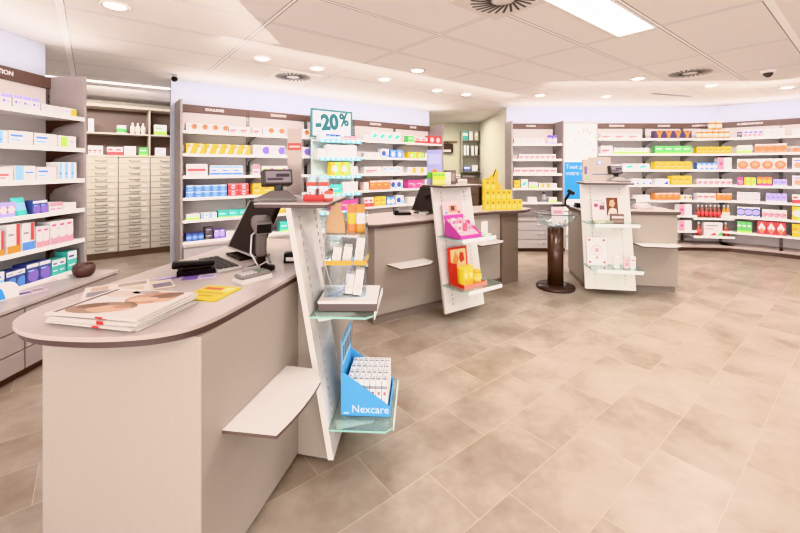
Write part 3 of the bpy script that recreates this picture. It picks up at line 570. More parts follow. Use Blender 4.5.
# ------------------------------------------------------------------ poster between the right bays
pr = thing('poster', 'framed white and blue poster with white lettering beside the far counter', 'poster', (2.80, 6.6, .25), 0)
MB().box(0, 0, 0, .565, .03, 1.92, mat('FBFAFA', .4)).build('sheet', pr)
MB().box(.012, -.003, .62, .553, -.0005, 1.25, mat('3FA3DC', .4)).build('blue_band', pr)
b = MB()
for x0, z0, x1, z1 in ((-.012, -.012, .577, .006), (-.012, 1.914, .577, 1.932), (-.012, .006, .004, 1.914), (.561, .006, .577, 1.914)): b.box(x0, -.006, z0, x1, .034, z1, mat('A59B99', .4), .002)
b.build('frame', pr)
text('Tout pour', .105, WHITE, Matrix.Translation((.03, -.0045, 1.17)), 'lettering', pr, 'LEFT')
text('votre santé', .105, WHITE, Matrix.Translation((.03, -.0045, 1.06)), 'lettering', pr, 'LEFT')
b = MB(); random.seed(3)
for k in range(16):
    x, z = .08 + random.random() * .42, 1.38 + random.random() * .4; a = random.random() * 3; l = .03 + random.random() * .03
    c = random.choice(['9DBB8A', 'C9A7BE', 'A9C6CE', 'B7A99A'])
    b.quad([(x, -.002, z), (x + l * math.cos(a) - .012, -.002, z + l * math.sin(a) + .01), (x + 2 * l * math.cos(a), -.002, z + 2 * l * math.sin(a)), (x + l * math.cos(a) + .012, -.002, z + l * math.sin(a) - .01)], mat(c, .5))
b.build('botanical_print', pr)
struct(MB().box(2.79, 6.645, 0, 3.375, 6.99, 2.2, WHITE).build('trim_1'))

# ------------------------------------------------------------------ counters
def rounded(pts, i0, i1, n=5):
    """smooth the run of outline points i0..i1 with a Catmull-Rom curve"""
    o = [tuple(p) for p in pts[:i0]]
    for i in range(i0, i1):
        p0, p1, p2, p3 = (Vector(pts[j % len(pts)]) for j in (i - 1, i, i + 1, i + 2))
        for k in range(n):
            t = k / n
            o.append(tuple(.5 * (2 * p1 + (p2 - p0) * t + (2 * p0 - 5 * p1 + 4 * p2 - p3) * t * t + (3 * p1 - p0 - 3 * p2 + p3) * t ** 3)))
    return o + [tuple(p) for p in pts[i1:]]
def flap(T, root, x0, x1, z, name='flap_shelf'):
    n = 10; near = [(x0, -.0)]
    arc = []
    for k in range(n + 1):
        t = k / n; x = x0 + .015 + (x1 - x0 - .02) * t
        arc.append((x, -.155 - .06 * math.sin(PI * min(1, t * .55 + .25)) + .06 * max(0, t - .8) / .2 * .8))
    poly = [(x0, 0)] + arc + [(x1, -.14), (x1, 0)]
    MB(T).prism(poly, z - .012, z, mat('F0EBE8', .35), None, mat('6B5850', .4)).build(name, root)
def tower(root, Mr, T, w, zs, zt=1.237, name='display_panel'):
    """leaning white display panel with two glass shelves; returns world matrix for things standing on it"""
    M = Mr.inverted() @ T
    n, lean = .025, .2
    pts = [(0, zt - .022), (-lean, .06), (-lean + n, .06), (n, zt - .022)]       # (y,z)
    Rm = Matrix(((0, 0, 1, 0), (1, 0, 0, 0), (0, 1, 0, 0), (0, 0, 0, 1)))
    b = MB(M @ Rm).prism(pts, 0, w, PANEL); b.T = M
    yp = lambda z: -lean * (zt - .022 - z) / (zt - .082)
    for x in (w * .2, w * .8):
        for k in range(26):
            z = .12 + k * .041
            if z < zt - .08: b.box(x - .003, yp(z) - .0015, z, x + .003, yp(z) + .004, z + .022, GREY)
    pan = b.build(name, root)
    for z in zs:
        y0 = yp(z) - .003; y1 = y0 - .29
        c = .03
        g = MB(M).prism([(0, y0), (0, y1 + c), (c, y1), (w - c, y1), (w, y1 + c), (w, y0)], z - .009, z, GLASS, None, GEDGE).build('glass_shelf', pan)
        g2 = MB(M).box(.05, y1 - .006, z - .03, w - .03, y1 - .001, z + .004, mat('F4F4F3', .3), .002)
        g2.build('price_strip', g)
        for x in (w * .2, w * .8):
            MB(M @ Rm).prism([(y0 + .002, z - .01), (y0 - .2, z - .01), (y0 - .19, z - .02), (y0 + .002 - .02, z - .06)], x - .004, x + .004, PANEL).build('bracket', g)
    MB(M).box(.0, -.17, zt - .006, w, .175, zt, WORK, .002).box(.002, -.168, zt - .0225, w - .002, .173, zt - .006, EDGE, .003).build('top_board', root)
    return T

# front counter -------------------------------------------------------
P1 = (-.633, 1.227); h1 = math.atan2(.977, .215)
M1 = MX(*P1, 0, h1); I1 = M1.inverted()
c1 = thing('service_counter', 'large taupe counter nearest the camera with magazines and monitor on it', 'counter', (*P1, 0), h1, 'service counters')
CB = mat('A89C92', .42, noise=.03, scale=60)
MB().box(.0, 0, .02, 1.45, .65, .862, CB, .004).build('body', c1)
MB().box(.03, .03, 0, 1.42, .62, .02, BROWN).build('plinth', c1)
MB(Matrix(((0, 0, 1, 0), (1, 0, 0, 0), (0, 1, 0, 0), (0, 0, 0, 1)))).prism([(-.001, .02), (-.155, .02), (-.015, .86), (-.001, .86)], .652, 1.15, CB).build('support_block', c1)
out = [(-1.22, 1.95), (-1.285, 1.52), (-1.302, 1.37), (-1.255, 1.25), (-1.135, 1.172), (-.985, 1.142), (-.84, 1.142), (-.715, 1.175), (-.633, 1.26), (-.57, 1.473), (-.485, 1.85), (-.40, 2.6), (-1.05, 2.78)]
out = rounded(out, 1, 9)
loc = [tuple((I1 @ Vector((x, y, 0)))[:2]) for x, y in out]
b = MB().prism(loc, .886, .9, WORK, None, mat('B5A69F', .4)); b.prism([(x * .985 + .01, y * .985 + .005) for x, y in loc], .863, .886, EDGE); b.build('worktop', c1)
flap(MX(0, 0), c1, .1, .545, .5)
T1 = tower(c1, M1, MX(-.505, 1.78, 0, R(87)), .46, [.2, .717])
# middle counter ------------------------------------------------------
P2 = (-.227, 3.43); h2 = math.atan2(.559, .829)
M2 = MX(*P2, 0, h2)
c2 = thing('service_counter', 'middle taupe counter with yellow boxes and magenta display panel', 'counter', (*P2, 0), h2, 'service counters')
MB().box(0, 0, .08, 1.12, .65, .862, CB, .004).build('body', c2)
MB().box(.0, .02, 0, 1.12, .62, .08, mat('8A7D75', .5)).build('plinth', c2)
TB = Matrix.Translation((1.12, .2, 0))
MB(TB).box(.002, 0, .08, .74, .45, .862, CB, .004).box(.002, .03, 0, .74, .43, .08, mat('8A7D75', .5)).build('side_body', c2)
MB(TB).box(.742, -.03, 0, 1.03, .45, .862, mat('7E6F63', .45), .003).build('end_panel', c2)
MB(TB).box(.42, -.0025, .5, .52, -.0005, .78, WHITE).build('notice', c2)
ov = [(-.04, .3), (-.1, .12), (-.06, .01), (.03, -.035), (1.12, -.035), (1.13, .15), (1.7, .14), (1.95, .05), (2.15, .04), (2.32, .1), (2.34, .68), (1.0, .72), (.4, .7), (.08, .6)]
b = MB().prism(ov, .888, .9, WORK, None, mat('8C7B74', .4)); b.prism([(x * .985 + .01, y * .985 + .005) for x, y in ov], .863, .888, EDGE); b.build('worktop', c2)
flap(MX(0, 0), c2, .13, .56, .525); flap(TB, c2, .2, .64, .56)
T2 = tower(c2, M2, MX(.307, 3.7, 0, h2), .5, [.32, .76])
# far counter ----------------------------------------------------------
P3 = (2.145, 4.5); h3 = math.atan2(-.164, .986)
M3 = MX(*P3, 0, h3)
c3 = thing('service_counter', 'far taupe counter near the poster with white leaning display panel', 'counter', (*P3, 0), h3, 'service counters')
MB().box(0, 0, .06, .99, .7, .872, CB, .004).build('body', c3)
MB().box(.01, .02, 0, .97, .68, .06, mat('8A7D75', .5)).build('plinth', c3)
ov = [(-.03, -.03), (1.01, -.03), (1.02, .0), (1.02, .72), (.9, .76), (.05, .76), (-.05, .6), (-.05, .0)]
b = MB().prism(ov, .883, .91, WORK, None, mat('6E5D57', .4)); b.prism([(x * .985 + .005, y * .985 + .005) for x, y in ov], .874, .883, EDGE); b.build('worktop', c3)
flap(MX(0, 0), c3, .53, .97, .545)
T3 = tower(c3, M3, MX(2.094, 4.49, 0, h3), .52, [.33, .8])

exec_later = []
def put(o, T, x, y, z, rz=0):
    M = T @ MX(x, y, z, rz); o.location = M.translation; o.rotation_euler = (0, 0, M.to_euler().z); return o

# ---- things on tower 1
zt = 1.237
# customer display
def customer_display(T, x, y, rz, label, sc_=1.1):
    r = thing('customer_display', label, 'display', (0, 0, 0), 0, 'customer displays'); put(r, T, x, y, zt + .001, rz)
    MB().prism([(-.09, -.06), (.09, -.06), (.07, .06), (-.07, .06)], 0, .014, mat('7E7470', .4)).add([(-.088, -.058, .014), (.088, -.058, .014), (.068, .058, .014), (-.068, .058, .014), (-.03, -.02, .045), (.03, -.02, .045), (.03, .03, .045), (-.03, .03, .045)], [[0, 1, 5, 4], [1, 2, 6, 5], [2, 3, 7, 6], [3, 0, 4, 7], [4, 5, 6, 7]], mat('7E7470', .4)).build('base', r)
    MB().box(-.018, -.005, .032, .018, .02, .075, DARK, .004).build('neck', r)
    Ts = Matrix.Translation((0, 0, .07)) @ Matrix.Rotation(R(28), 4, 'Z') @ Matrix.Rotation(R(-14), 4, 'X')
    MB(Ts).box(-.066, -.012, 0, .066, .045, .072, mat('4B4340', .4), .006).build('housing', r)
    MB(Ts).box(-.056, -.0135, .01, .056, -.0118, .062, mat('8F858A', .2)).box(-.05, -.0142, .02, .02, -.0132, .03, mat('4A3F46', .3)).box(-.01, -.0142, .035, .05, -.0132, .05, mat('4A3F46', .3)).build('screen', r)
    r.scale = (sc_,) * 3
    return r
customer_display(T1, .14, .11, R(-87 + 5), 'grey customer display on the top board of the nearest counter')
# tall grey card behind it
r = thing('leaflet_card', 'tall grey display card with red band behind the nearest customer display', 'card', (0, 0, 0)); put(r, T1, .36, .1, zt + .001, R(-87))
MB().box(-.04, 0, 0, .04, .012, .012, ACRY).box(-.04, 0, .012, .04, .004, .38, mat('B9AAA2', .4)).build('card', r)
MB().box(-.036, -.001, .262, .036, -.0002, .3, mat('C8584C', .4)).box(-.03, -.0016, .275, .03, -.001, .286, mat('EFD9D2', .4)).build('red_band', r)
# red tray with clear packs
rt = thing('counter_tray', 'red tray holding clear red-banded packs on the nearest top board', 'tray', (0, 0, 0)); put(rt, T1, .17, -.085, zt + .001, R(-87))
MB().box(-.065, -.05, 0, .065, -.046, .03, mat('D8352C', .35)).box(-.065, .046, 0, .065, .05, .055, mat('D8352C', .35)).box(-.065, -.046, 0, -.061, .046, .03, mat('D8352C', .35)).box(.061, -.046, 0, .065, .046, .03, mat('D8352C', .35)).box(-.061, -.046, 0, .061, .046, .003, mat('D8352C', .35)).build('tray', rt)
k0 = None
for i, (x, y) in enumerate(((-.03, -.02), (.03, -.02), (-.03, .02), (.03, .02))):
    if k0 is None:
        o = thing('clear_pack', 'clear pack with red band in the red tray, front left', 'package', (0, 0, 0), 0, 'clear packs in the red tray')
        MB().box(-.024, -.012, 0, .024, .012, .12, ACRY, .003).build('shell', o)
        MB().box(-.023, -.0125, .068, .023, .0128, .086, mat('D2573F', .4)).build('band', o)
        MB().box(-.016, -.006, .004, .016, .006, .05, mat('E7DCD6', .5), .004).box(-.012, -.007, .012, .0, -.0055, .04, mat('B5584A', .4)).build('insert', o)
        k0 = o
    else:
        o = dup(k0); tag(o, 'clear pack with red band in the red tray, ' + ['', 'front right', 'back left', 'back right'][i], 'package', 'clear packs in the red tray')
    put(o, rt.matrix_basis.copy() if False else T1 @ MX(.17, -.085, zt + .001, R(-87)), x, y, .0045 + (.0 if i < 2 else .0))
o = MB().lathe([(.0, 0), (.02, .001), (.022, .02), (.022, .045), (.016, .05), (0, .05)], P('D9503F'), 16).lathe([(.0225, .015), (.0225, .035)], P('F3E6E0'), 16).build('lip_balm_tin'); put(o, T1, .12, -.15, zt + .001); tag(o, 'small red and white tin at the corner of the nearest top board', 'tin')
# upper glass shelf: white box, acrylic display, boxes, bag
zu = .718
o = MB().box(-.14, -.125, 0, .14, .125, .045, mat('6E605B', .45), .003).box(-.141, -.126, .036, .141, .126, .05, mat('F1ECE9', .4), .003).build('flat_box')
put(o, T1, .19, -.245, zu, R(-87)); tag(o, 'flat grey box with white lid on the upper glass shelf, nearest counter', 'box')
ac = thing('acrylic_display', 'clear acrylic tiered display with yellow strip on the flat white-lidded box', 'display', (0, 0, 0)); zb = zu + .051
Ta = T1 @ MX(.19, -.225, zb, R(-87)); put(ac, T1, .19, -.225, zb, R(-87))
MB().box(-.1, .085, 0, .1, .088, .40, ACRY).build('back_panel', ac)
for s in (-1, 1): MB().box(s * .1 - .0015, -.06, 0, s * .1 + .0015, .085, .38, ACRY).build('side_panel', ac)
YEL = mat('E9BE3A', .35)
for z, c in ((.0, ACRY), (.16, ACRY), (.30, ACRY)):
    MB().box(-.098, -.075, z, .098, .084, z + .004, c).build('tier', ac)
MB().box(-.1, -.079, .158, .1, -.075, .178, YEL).box(.1, -.075, .158, .104, .085, .178, YEL).build('yellow_strip', ac)
wb = None
for i, (x, y, z, hh) in enumerate(((.055, -.03, .0045, 1), (.01, -.01, .0045, .8), (.06, -.02, .1645, .95), (-.0, .0, .1645, .6), (-.05, -.02, .1645, .6))):
    d = ['tall white carton on the bottom tier of the acrylic display, right', 'white carton on the bottom tier of the acrylic display, left', 'white carton on the middle tier of the acrylic display, rightmost', 'white carton on the middle tier of the acrylic display, centre', 'white carton on the middle tier of the acrylic display, leftmost'][i]
    o = MB(Matrix.Rotation(R(8), 4, 'Y')).box(-.02, -.035, .003, .02, .035, .125 * hh, P('F4EEE9'), .002).box(-.012, -.0358, .03, .012, -.0352, .06 * hh, P('D9CFCB')).build('product_carton'); put(o, Ta, x, y, z, .1); tag(o, d, 'box', 'white cartons on the acrylic display')
b = MB().tube([(-.09, -.075, .36), (-.1, -.1, .2), (-.06, -.1, .06), (.0, -.1, .02), (.02, -.09, .1)], .003, GREY).build('cable'); put(b, Ta, 0, 0, 0); tag(b, 'thin grey cable looping down the acrylic display', 'cable')
b = MB().tube([(-.08, -.085, .01), (-.05, -.11, .02), (.0, -.115, .05), (.03, -.1, .12), (.05, -.09, .2)], .0025, mat('8A93B8', .4)).build('cable'); put(b, Ta, 0, 0, 0); tag(b, 'thin blue cable at the foot of the acrylic display', 'cable')
# kraft bag, pouches on top tier
bg = MB(); nb = 6
for w0, w1, d0, d1, z0, z1 in ((.05, .05, .03, .03, 0, .03), (.05, .04, .03, .018, .03, .08), (.04, .022, .018, .006, .08, .125), (.022, .034, .006, .004, .125, .15)):
    bg.add([(-w0, -d0, z0), (w0, -d0, z0), (w0, d0, z0), (-w0, d0, z0), (-w1, -d1, z1), (w1, -d1, z1), (w1, d1, z1), (-w1, d1, z1)], [[0, 1, 5, 4], [1, 2, 6, 5], [2, 3, 7, 6], [3, 0, 4, 7]], mat('C6A483', .7, bump=.3))
o = bg.build('paper_bag'); put(o, Ta, -.055, 0, .305); tag(o, 'crumpled kraft paper bag on the top tier of the acrylic display', 'bag')
for i, (c, x, d) in enumerate((('F0882E', .025, 'orange pouch beside the kraft bag on the acrylic display'), ('F2A94A', .07, 'yellow-orange pouch at the right of the acrylic display top tier'))):
    D['tmp'] = ('o', [(0, 0, 1, 1, 'y')]) if i == 0 else ('a', [(0, 0, 1, 1, 'w')])
    o = pouch(.045, .03, .14, 'tmp'); put(o, Ta, x, 0, .305, .1); tag(o, d, 'pouch')
# lower glass shelf: blue counter display with rows of sticks
zl = .201
bd = thing('counter_display_box', 'light blue wedge display box with white lettering on the lowest glass shelf', 'display box', (0, 0, 0))
Tb = T1 @ MX(.1, -.335, zl, R(-90)); put(bd, T1, .1, -.335, zl, R(-90))
BL = mat('68B6E6', .4); BLD = mat('4F9FD6', .4)
# local: x right (away from the panel), y away from the camera
BX, BY = .235, .25
Rw = Matrix(((1, 0, 0, 0), (0, 0, 1, 0), (0, 1, 0, 0), (0, 0, 0, 1)))
wedge = [(-BX / 2, 0), (BX / 2, 0), (BX / 2, .05), (-BX / 2, .215)]
for y in (0, BY): MB(Rw).prism(wedge, y, y + .004, BL).build('side_panel', bd)
MB().box(-BX / 2, 0, 0, BX / 2, BY, .004, BLD).build('bottom', bd)
MB().box(BX / 2 - .004, .004, .004, BX / 2, BY, .045, BL).build('front_lip', bd)
hc = MB().box(-BX / 2 - .004, .004, .004, -BX / 2, BY, .36, BL).box(-BX / 2 - .0005, .02, .23, -BX / 2 + .001, BY - .02, .34, mat('B9DDF2', .4))
for k in range(5): hc.box(-BX / 2 + .001, .03 + k * .045, .25, -BX / 2 + .002, .06 + k * .045, .32, mat('6B7A8E', .4))
hc.build('header_card', bd)
text('Nexcare', .052, WHITE, Matrix.Translation((.022, -.001, .034)), 'lettering', bd)
MB().box(-.108, -.0008, .012, -.082, 0, .018, WHITE).prism([(0, 0), (.008, 0), (.004, .004)], 0, .001, mat('C04B5A', .4), Matrix.Translation((.0, 0, .057)) @ Matrix.Rotation(PI / 2, 4, 'X')).build('small_print', bd)
st = None
for rr in range(4):
    for cc in range(7):
        if st is None:
            b = MB().box(-.0128, -.0265, 0, .0128, .0265, .165, P('F5F2F1'), .002)
            b.box(-.009, -.0272, .02, .009, -.0266, .05, P('B9B6BE')).box(-.009, -.0272, .06, .004, -.0266, .085, P('CFCCD2')).box(-.0128, -.0272, .125, .0128, -.0266, .14, P('8B8790')).box(-.006, -.0272, .095, .006, -.0266, .112, P('A06A70'))
            b.box(-.009, -.016, .1652, .009, -.002, .1657, P('77727A')).box(-.007, .006, .1652, .007, .018, .1657, P('A9A5AB'))
            o = st = b.build('stick_carton')
        else: o = dup(st)
        o.matrix_basis = Tb @ Matrix.Translation((-.082 + cc * .0288, .034 + rr * .0595, .0045))
        tag(o, 'slim white stick carton in the blue display box, %s row, %s' % (['nearest', 'second', 'third', 'farthest'][rr], ordinal(cc, 7)), 'box', 'stick cartons in the blue display box')

# ---- things on the front counter worktop
ZW = .9005
def paper_stack():
    p0 = Vector(at_z(39, 328, .9)); p1 = Vector(at_z(131, 336.5, .9)); d = (p1 - p0).normalized(); a = math.atan2(d.y, d.x)
    for k in range(6):
        c = p0 + Vector((math.cos(a), math.sin(a))) * (.165 + random.uniform(-.006, .006)) + Vector((-math.sin(a), math.cos(a))) * (.155 + random.uniform(-.008, .008))
        b = MB().box(-.165, -.13, 0, .165, .13, .0062, mat('E7E1DC', .55), .0025)
        for j in range(4): b.box(-.1652, -.1304, .0008 + j * .0014, .1652, .1304, .0013 + j * .0014, mat('C7BCB4', .6))
        b.box(.02, -.1308, .0005, .045, -.129, .0058, mat('C0392F', .5))
        if k == 5:
            b.box(-.16, -.125, .0062, .16, .125, .0068, mat('EFE7E2', .3))
            def blob(cx, cy, rx, ry, ra, hgt, c):
                b.prism([(cx + rx * math.cos(t) * math.cos(ra) - ry * math.sin(t) * math.sin(ra), cy + rx * math.cos(t) * math.sin(ra) + ry * math.sin(t) * math.cos(ra)) for t in [2 * PI * q / 18 for q in range(18)]], .0068, .0068 + hgt, mat(c, .35))
            blob(-.03, -.06, .11, .05, .25, .0003, 'A98974'); blob(.0, -.066, .07, .03, .2, .0005, 'D9B59E'); blob(-.075, -.05, .045, .022, .5, .0006, '8C6450'); blob(.03, -.045, .03, .012, .1, .0007, 'C08F78')
            blob(.06, .05, .085, .06, .4, .0003, 'C79C82'); blob(.09, .075, .06, .03, .7, .0004, '8F6955'); blob(.04, .03, .05, .022, .3, .0005, 'E6C6B1'); blob(.11, .035, .03, .02, .2, .0005, 'DDB59C'); blob(-.08, .07, .06, .035, .1, .0003, 'DCCDC4'); blob(-.01, .1, .05, .018, .2, .0003, 'B9AAA6')
            b.box(-.15, -.118, .0068, -.135, .115, .0071, mat('7E6A66', .4))
        o = b.build('magazine', None, (c.x, c.y, ZW + k * .0069), a + random.uniform(-.03, .03))
        tag(o, ['bottom magazine', 'second magazine from the bottom', 'third magazine from the bottom', 'third magazine from the top', 'second magazine from the top', 'top magazine with brown portrait cover'][k] + ' of the stack on the nearest counter', 'magazine', 'magazines stacked on the nearest counter')
paper_stack()
def leaflet(name, label, u, v, w, d, rz, c, marks, th=.002, z=ZW, cat='leaflet', zr=.9):
    x, y = at_z(u, v, zr)
    b = MB().box(-w / 2, -d / 2, 0, w / 2, d / 2, th, mat(c, .4), .0008)
    for i, (x0, y0, x1, y1, cc) in enumerate(marks): b.box(-w / 2 + x0 * w, -d / 2 + y0 * d, th, -w / 2 + x1 * w, -d / 2 + y1 * d, th + .0004 + .0002 * i, mat(cc, .4))
    o = b.build(name, None, (x, y, z), rz); return tag(o, label, cat)
leaflet('brochure', 'pale open brochure with grey pictures behind the magazine stack', 118, 290, .22, .17, R(35), 'EFE6DF', [(.05, .1, .4, .5, '9A8E97'), (.1, .55, .35, .9, 'C9AFA0'), (.55, .1, .9, .45, 'D8C9B5'), (.5, .6, .95, .9, 'B7A79A')], .006)
leaflet('brochure', 'folded brochure with gold picture beside the pale open brochure', 150, 287, .17, .13, R(38), 'E4D8C8', [(.05, .2, .5, .8, 'C7A565'), (.55, .1, .95, .6, '8C7F8E')], .005)
leaflet('leaflet', 'bright yellow leaflet lying on the nearest counter', 211.8, 293.6, .155, .165, R(-12), 'F2DC3A', [(.1, .7, .6, .85, 'E0703A'), (.1, .45, .85, .52, 'C9A52A'), (.1, .25, .7, .32, 'C9A52A'), (.65, .6, .9, .9, 'F6EFA0')], .004)
leaflet('leaflet', 'purple and white leaflet near the telephone on the nearest counter', 200, 277, .14, .09, R(20), 'D9CFE2', [(.0, .0, .45, 1, '8A6CB8'), (.55, .2, .9, .6, 'B9A6D0')])
leaflet('leaflet', 'purple striped leaflet tucked behind the folded brochure', 174, 277.5, .13, .07, R(50), 'CFC2DC', [(.0, .0, .6, .5, '7E64AE')])
# telephone handset
x, y = at_z(196, 273, .9)
ph = thing('telephone', 'black cordless telephone lying on its cradle on the nearest counter', 'telephone', (x, y, ZW), R(30))
MB().prism([(-.08, -.05), (.08, -.055), (.09, .05), (-.07, .055)], 0, .025, BLACK).box(-.06, -.03, .025, .06, .03, .035, DARK, .004).build('cradle', ph)
hs = MB(Matrix.Translation((0, 0, .042)) @ Matrix.Rotation(R(3), 4, 'Y'))
hs.box(-.1, -.024, -.008, .08, .024, .016, BLACK, .009).box(-.1, -.026, -.014, -.06, .026, .014, BLACK, .008).build('handset', ph)
# monitor
r = thing('monitor', 'dark tilted computer monitor standing on the nearest counter', 'monitor', (-.90, 2.17, ZW), R(-45.4), 'computer monitors')
MB().box(-.1, -.04, 0, .1, .13, .012, DARK, .004).build('base', r)
MB().box(-.025, .06, .012, .025, .085, .2, DARK, .003).build('stand', r)
Tm = Matrix.Translation((0, 0, .03)) @ Matrix.Rotation(R(-27), 4, 'X')
MB(Tm).box(-.18, -.0, 0, .18, .028, .30, DARK, .004).build('housing', r)
MB(Tm).box(-.168, -.0015, .014, .168, .0, .288, mat('2C2220', .4, spec=.25)).build('screen', r)
MB(Tm).box(-.182, -.004, -.002, -.174, .03, .302, GREY).box(-.174, -.004, -.004, .182, .03, .006, GREY).build('bezel', r)
# keyboard
x, y = at_z(237, 257, .9)
kb = thing('keyboard', 'light grey keyboard below the nearest monitor', 'keyboard', (-.93, 1.98, ZW), R(-45))
MB().box(-.15, -.06, 0, .15, .06, .014, mat('D9D2CF', .4), .003).build('case', kb)
b = MB()
for j in range(4):
    for i in range(13): b.box(-.142 + i * .022, -.05 + j * .025, .014, -.142 + i * .022 + .018, -.05 + j * .025 + .02, .019, mat('4A4341', .5))
b.build('keys', kb)
# scanner in its stand
sc = thing('barcode_scanner', 'dark grey hand scanner upright in its stand on the nearest counter', 'scanner', (-.685, 1.9, ZW), R(28)); sc.scale = (1.35,) * 3
MB().lathe([(.0, 0), (.05, 0), (.05, .01), (.02, .02), (.014, .06)], DARK, 16).build('stand', sc)
Ts = Matrix.Translation((0, 0, .05)) @ Matrix.Rotation(R(10), 4, 'X')
MB(Ts).box(-.018, -.018, 0, .018, .018, .11, mat('6E6360', .4), .009).build('grip', sc)
MB(Ts).box(-.032, -.055, .095, .032, .045, .145, mat('7C706C', .4), .014).box(-.024, -.0565, .105, .024, -.054, .136, BLACK).build('head', sc)
b = MB().tube([(-.64, 1.88, .95), (-.68, 1.85, .93), (-.72, 1.86, .99), (-.73, 1.9, 1.07), (-.70, 1.93, 1.1), (-.69, 1.95, 1.02), (-.67, 2.0, .907)], .004, mat('E4DEDA', .4)).build('cable'); tag(b, 'white coiled cable behind the nearest hand scanner', 'cable')
# card terminal
x, y = at_z(253, 280, .9)
ct = thing('card_terminal', 'grey and white card payment terminal on the nearest counter', 'payment terminal', (x, y, ZW), R(52), 'card terminals')
MB().prism([(-.075, -.04), (.075, -.035), (.075, .035), (-.075, .04)], 0, .02, mat('E2DCD8', .35)).box(-.07, -.036, .02, .07, .036, .034, mat('8F8682', .4), .006).build('case', ct)
b = MB()
for j in range(4):
    for i in range(3): b.box(-.06 + j * .018, -.024 + i * .017, .034, -.06 + j * .018 + .013, -.024 + i * .017 + .012, .038, mat('D8D3CF', .5))
b.build('keypad', ct)
MB().box(.02, -.026, .034, .062, .026, .037, mat('9CA79A', .2)).build('screen', ct)
MB().box(-.03, .037, .0, .06, .043, .05, mat('B5ADA8', .4), .004).build('side_guard', ct)
# small black box with white sticker
o = MB().box(-.04, -.03, 0, .04, .03, .05, BLACK, .004).lathe([(.0, .0503), (.018, .0503)], WHITE, 16).box(-.03, -.031, .01, .03, -.0302, .03, mat('E9E4E1', .4)).build('label_printer', None, (-.575, 2.06, ZW), R(10)); tag(o, 'small black printer with round white sticker beside the scanner', 'printer')
# left cabinet-top things
x, y = at_z(84, 276, .5)
o = MB().lathe([(.0, .0), (.05, 0), (.072, .025), (.08, .06), (.072, .098), (.062, .1), (.066, .06), (.04, .015), (0, .012)], mat('5F4541', .4), 28).build('bowl', None, (x, y, .5005)); tag(o, 'dark brown bowl on the low cabinet by the left wall', 'bowl')
leaflet('brochure', 'small brochure with purple picture on the low left cabinet', 30, 292, .17, .12, R(60), 'D9CDD2', [(.05, .1, .5, .6, '6F5C86'), (.55, .2, .95, .8, 'A78F8A')], .004, .5005, zr=.5)
leaflet('leaflet', 'white leaflet with pink print on the low left cabinet', 54, 279.5, .18, .1, R(58), 'F1E9E7', [(.1, .2, .6, .5, 'DDB7C1')], .002, .5005, zr=.5)
cardp = at_z(7, 300, .5)
cd = thing('info_card', 'blue and white round-topped card standing on the low left cabinet', 'card', (cardp[0] - .02, cardp[1], .5005), R(80))
pts = [(-.09, 0), (.09, 0), (.09, .05)] + [(.09 * math.cos(a), .05 + .07 * math.sin(a)) for a in [PI * k / 10 for k in range(1, 10)]] + [(-.09, .05)]
MB(Matrix(((1, 0, 0, 0), (0, 0, 1, 0), (0, 1, 0, 0), (0, 0, 0, 1)))).prism(pts, 0, .004, WHITE).build('card', cd)
MB(Matrix(((1, 0, 0, -.01), (0, 0, 1, -.001), (0, 1, 0, 0), (0, 0, 0, 1)))).prism([(-.075, .005), (.02, .005), (.0, .07), (-.03, .1), (-.075, .06)], 0, .0008, mat('4FA3DC', .4)).build('blue_shape', cd)
MB().box(-.05, .004, 0, .05, .05, .003, WHITE).build('foot', cd)

# ---- middle counter things
# monitor, terminal
p = M2 @ Vector((.62, .3, 0))
r = thing('monitor', 'dark tilted computer monitor on the middle counter', 'monitor', (.24, 4.24, ZW), R(-52), 'computer monitors')
MB().box(-.1, -.04, 0, .1, .13, .012, DARK, .004).build('base', r); MB().box(-.025, .06, .012, .025, .085, .2, DARK, .003).build('stand', r)
MB(Tm).box(-.18, 0, 0, .18, .028, .29, DARK, .004).build('housing', r); MB(Tm).box(-.168, -.0015, .014, .168, 0, .278, mat('2C2220', .4, spec=.25)).build('screen', r)
x, y = at_z(402, 214.5, .9)
r = thing('telephone', 'black telephone lying on the middle counter worktop', 'telephone', (x, y, ZW), R(10))
MB().box(-.09, -.06, 0, .09, .06, .025, BLACK, .006).build('cradle', r); MB().box(-.085, -.045, .025, -.04, .05, .045, BLACK, .008).build('handset', r)
x, y = at_z(424, 214.5, .9)
r = thing('card_terminal', 'grey and white card payment terminal on the middle counter', 'payment terminal', (x, y, ZW), R(70), 'card terminals')
MB().box(-.07, -.04, 0, .07, .04, .03, mat('D8D2CE', .35), .006).build('case', r); MB().box(-.05, -.03, .03, .0, .03, .034, DARK).build('keypad', r); MB().box(.02, -.026, .03, .06, .026, .033, mat('9CA79A', .2)).build('screen', r)
x, y = at_z(421, 211, .9)
r = thing('barcode_scanner', 'dark hand scanner in its stand on the middle counter', 'scanner', (x - .03, y + .03, ZW), R(20))
MB().lathe([(.0, 0), (.045, 0), (.045, .01), (.015, .02), (.012, .07)], DARK, 14).build('stand', r); MB().box(-.016, -.016, .06, .016, .016, .12, mat('6E6360', .4), .008).build('grip', r); MB().box(-.03, -.05, .115, .03, .04, .16, mat('6E6360', .4), .014).build('head', r)
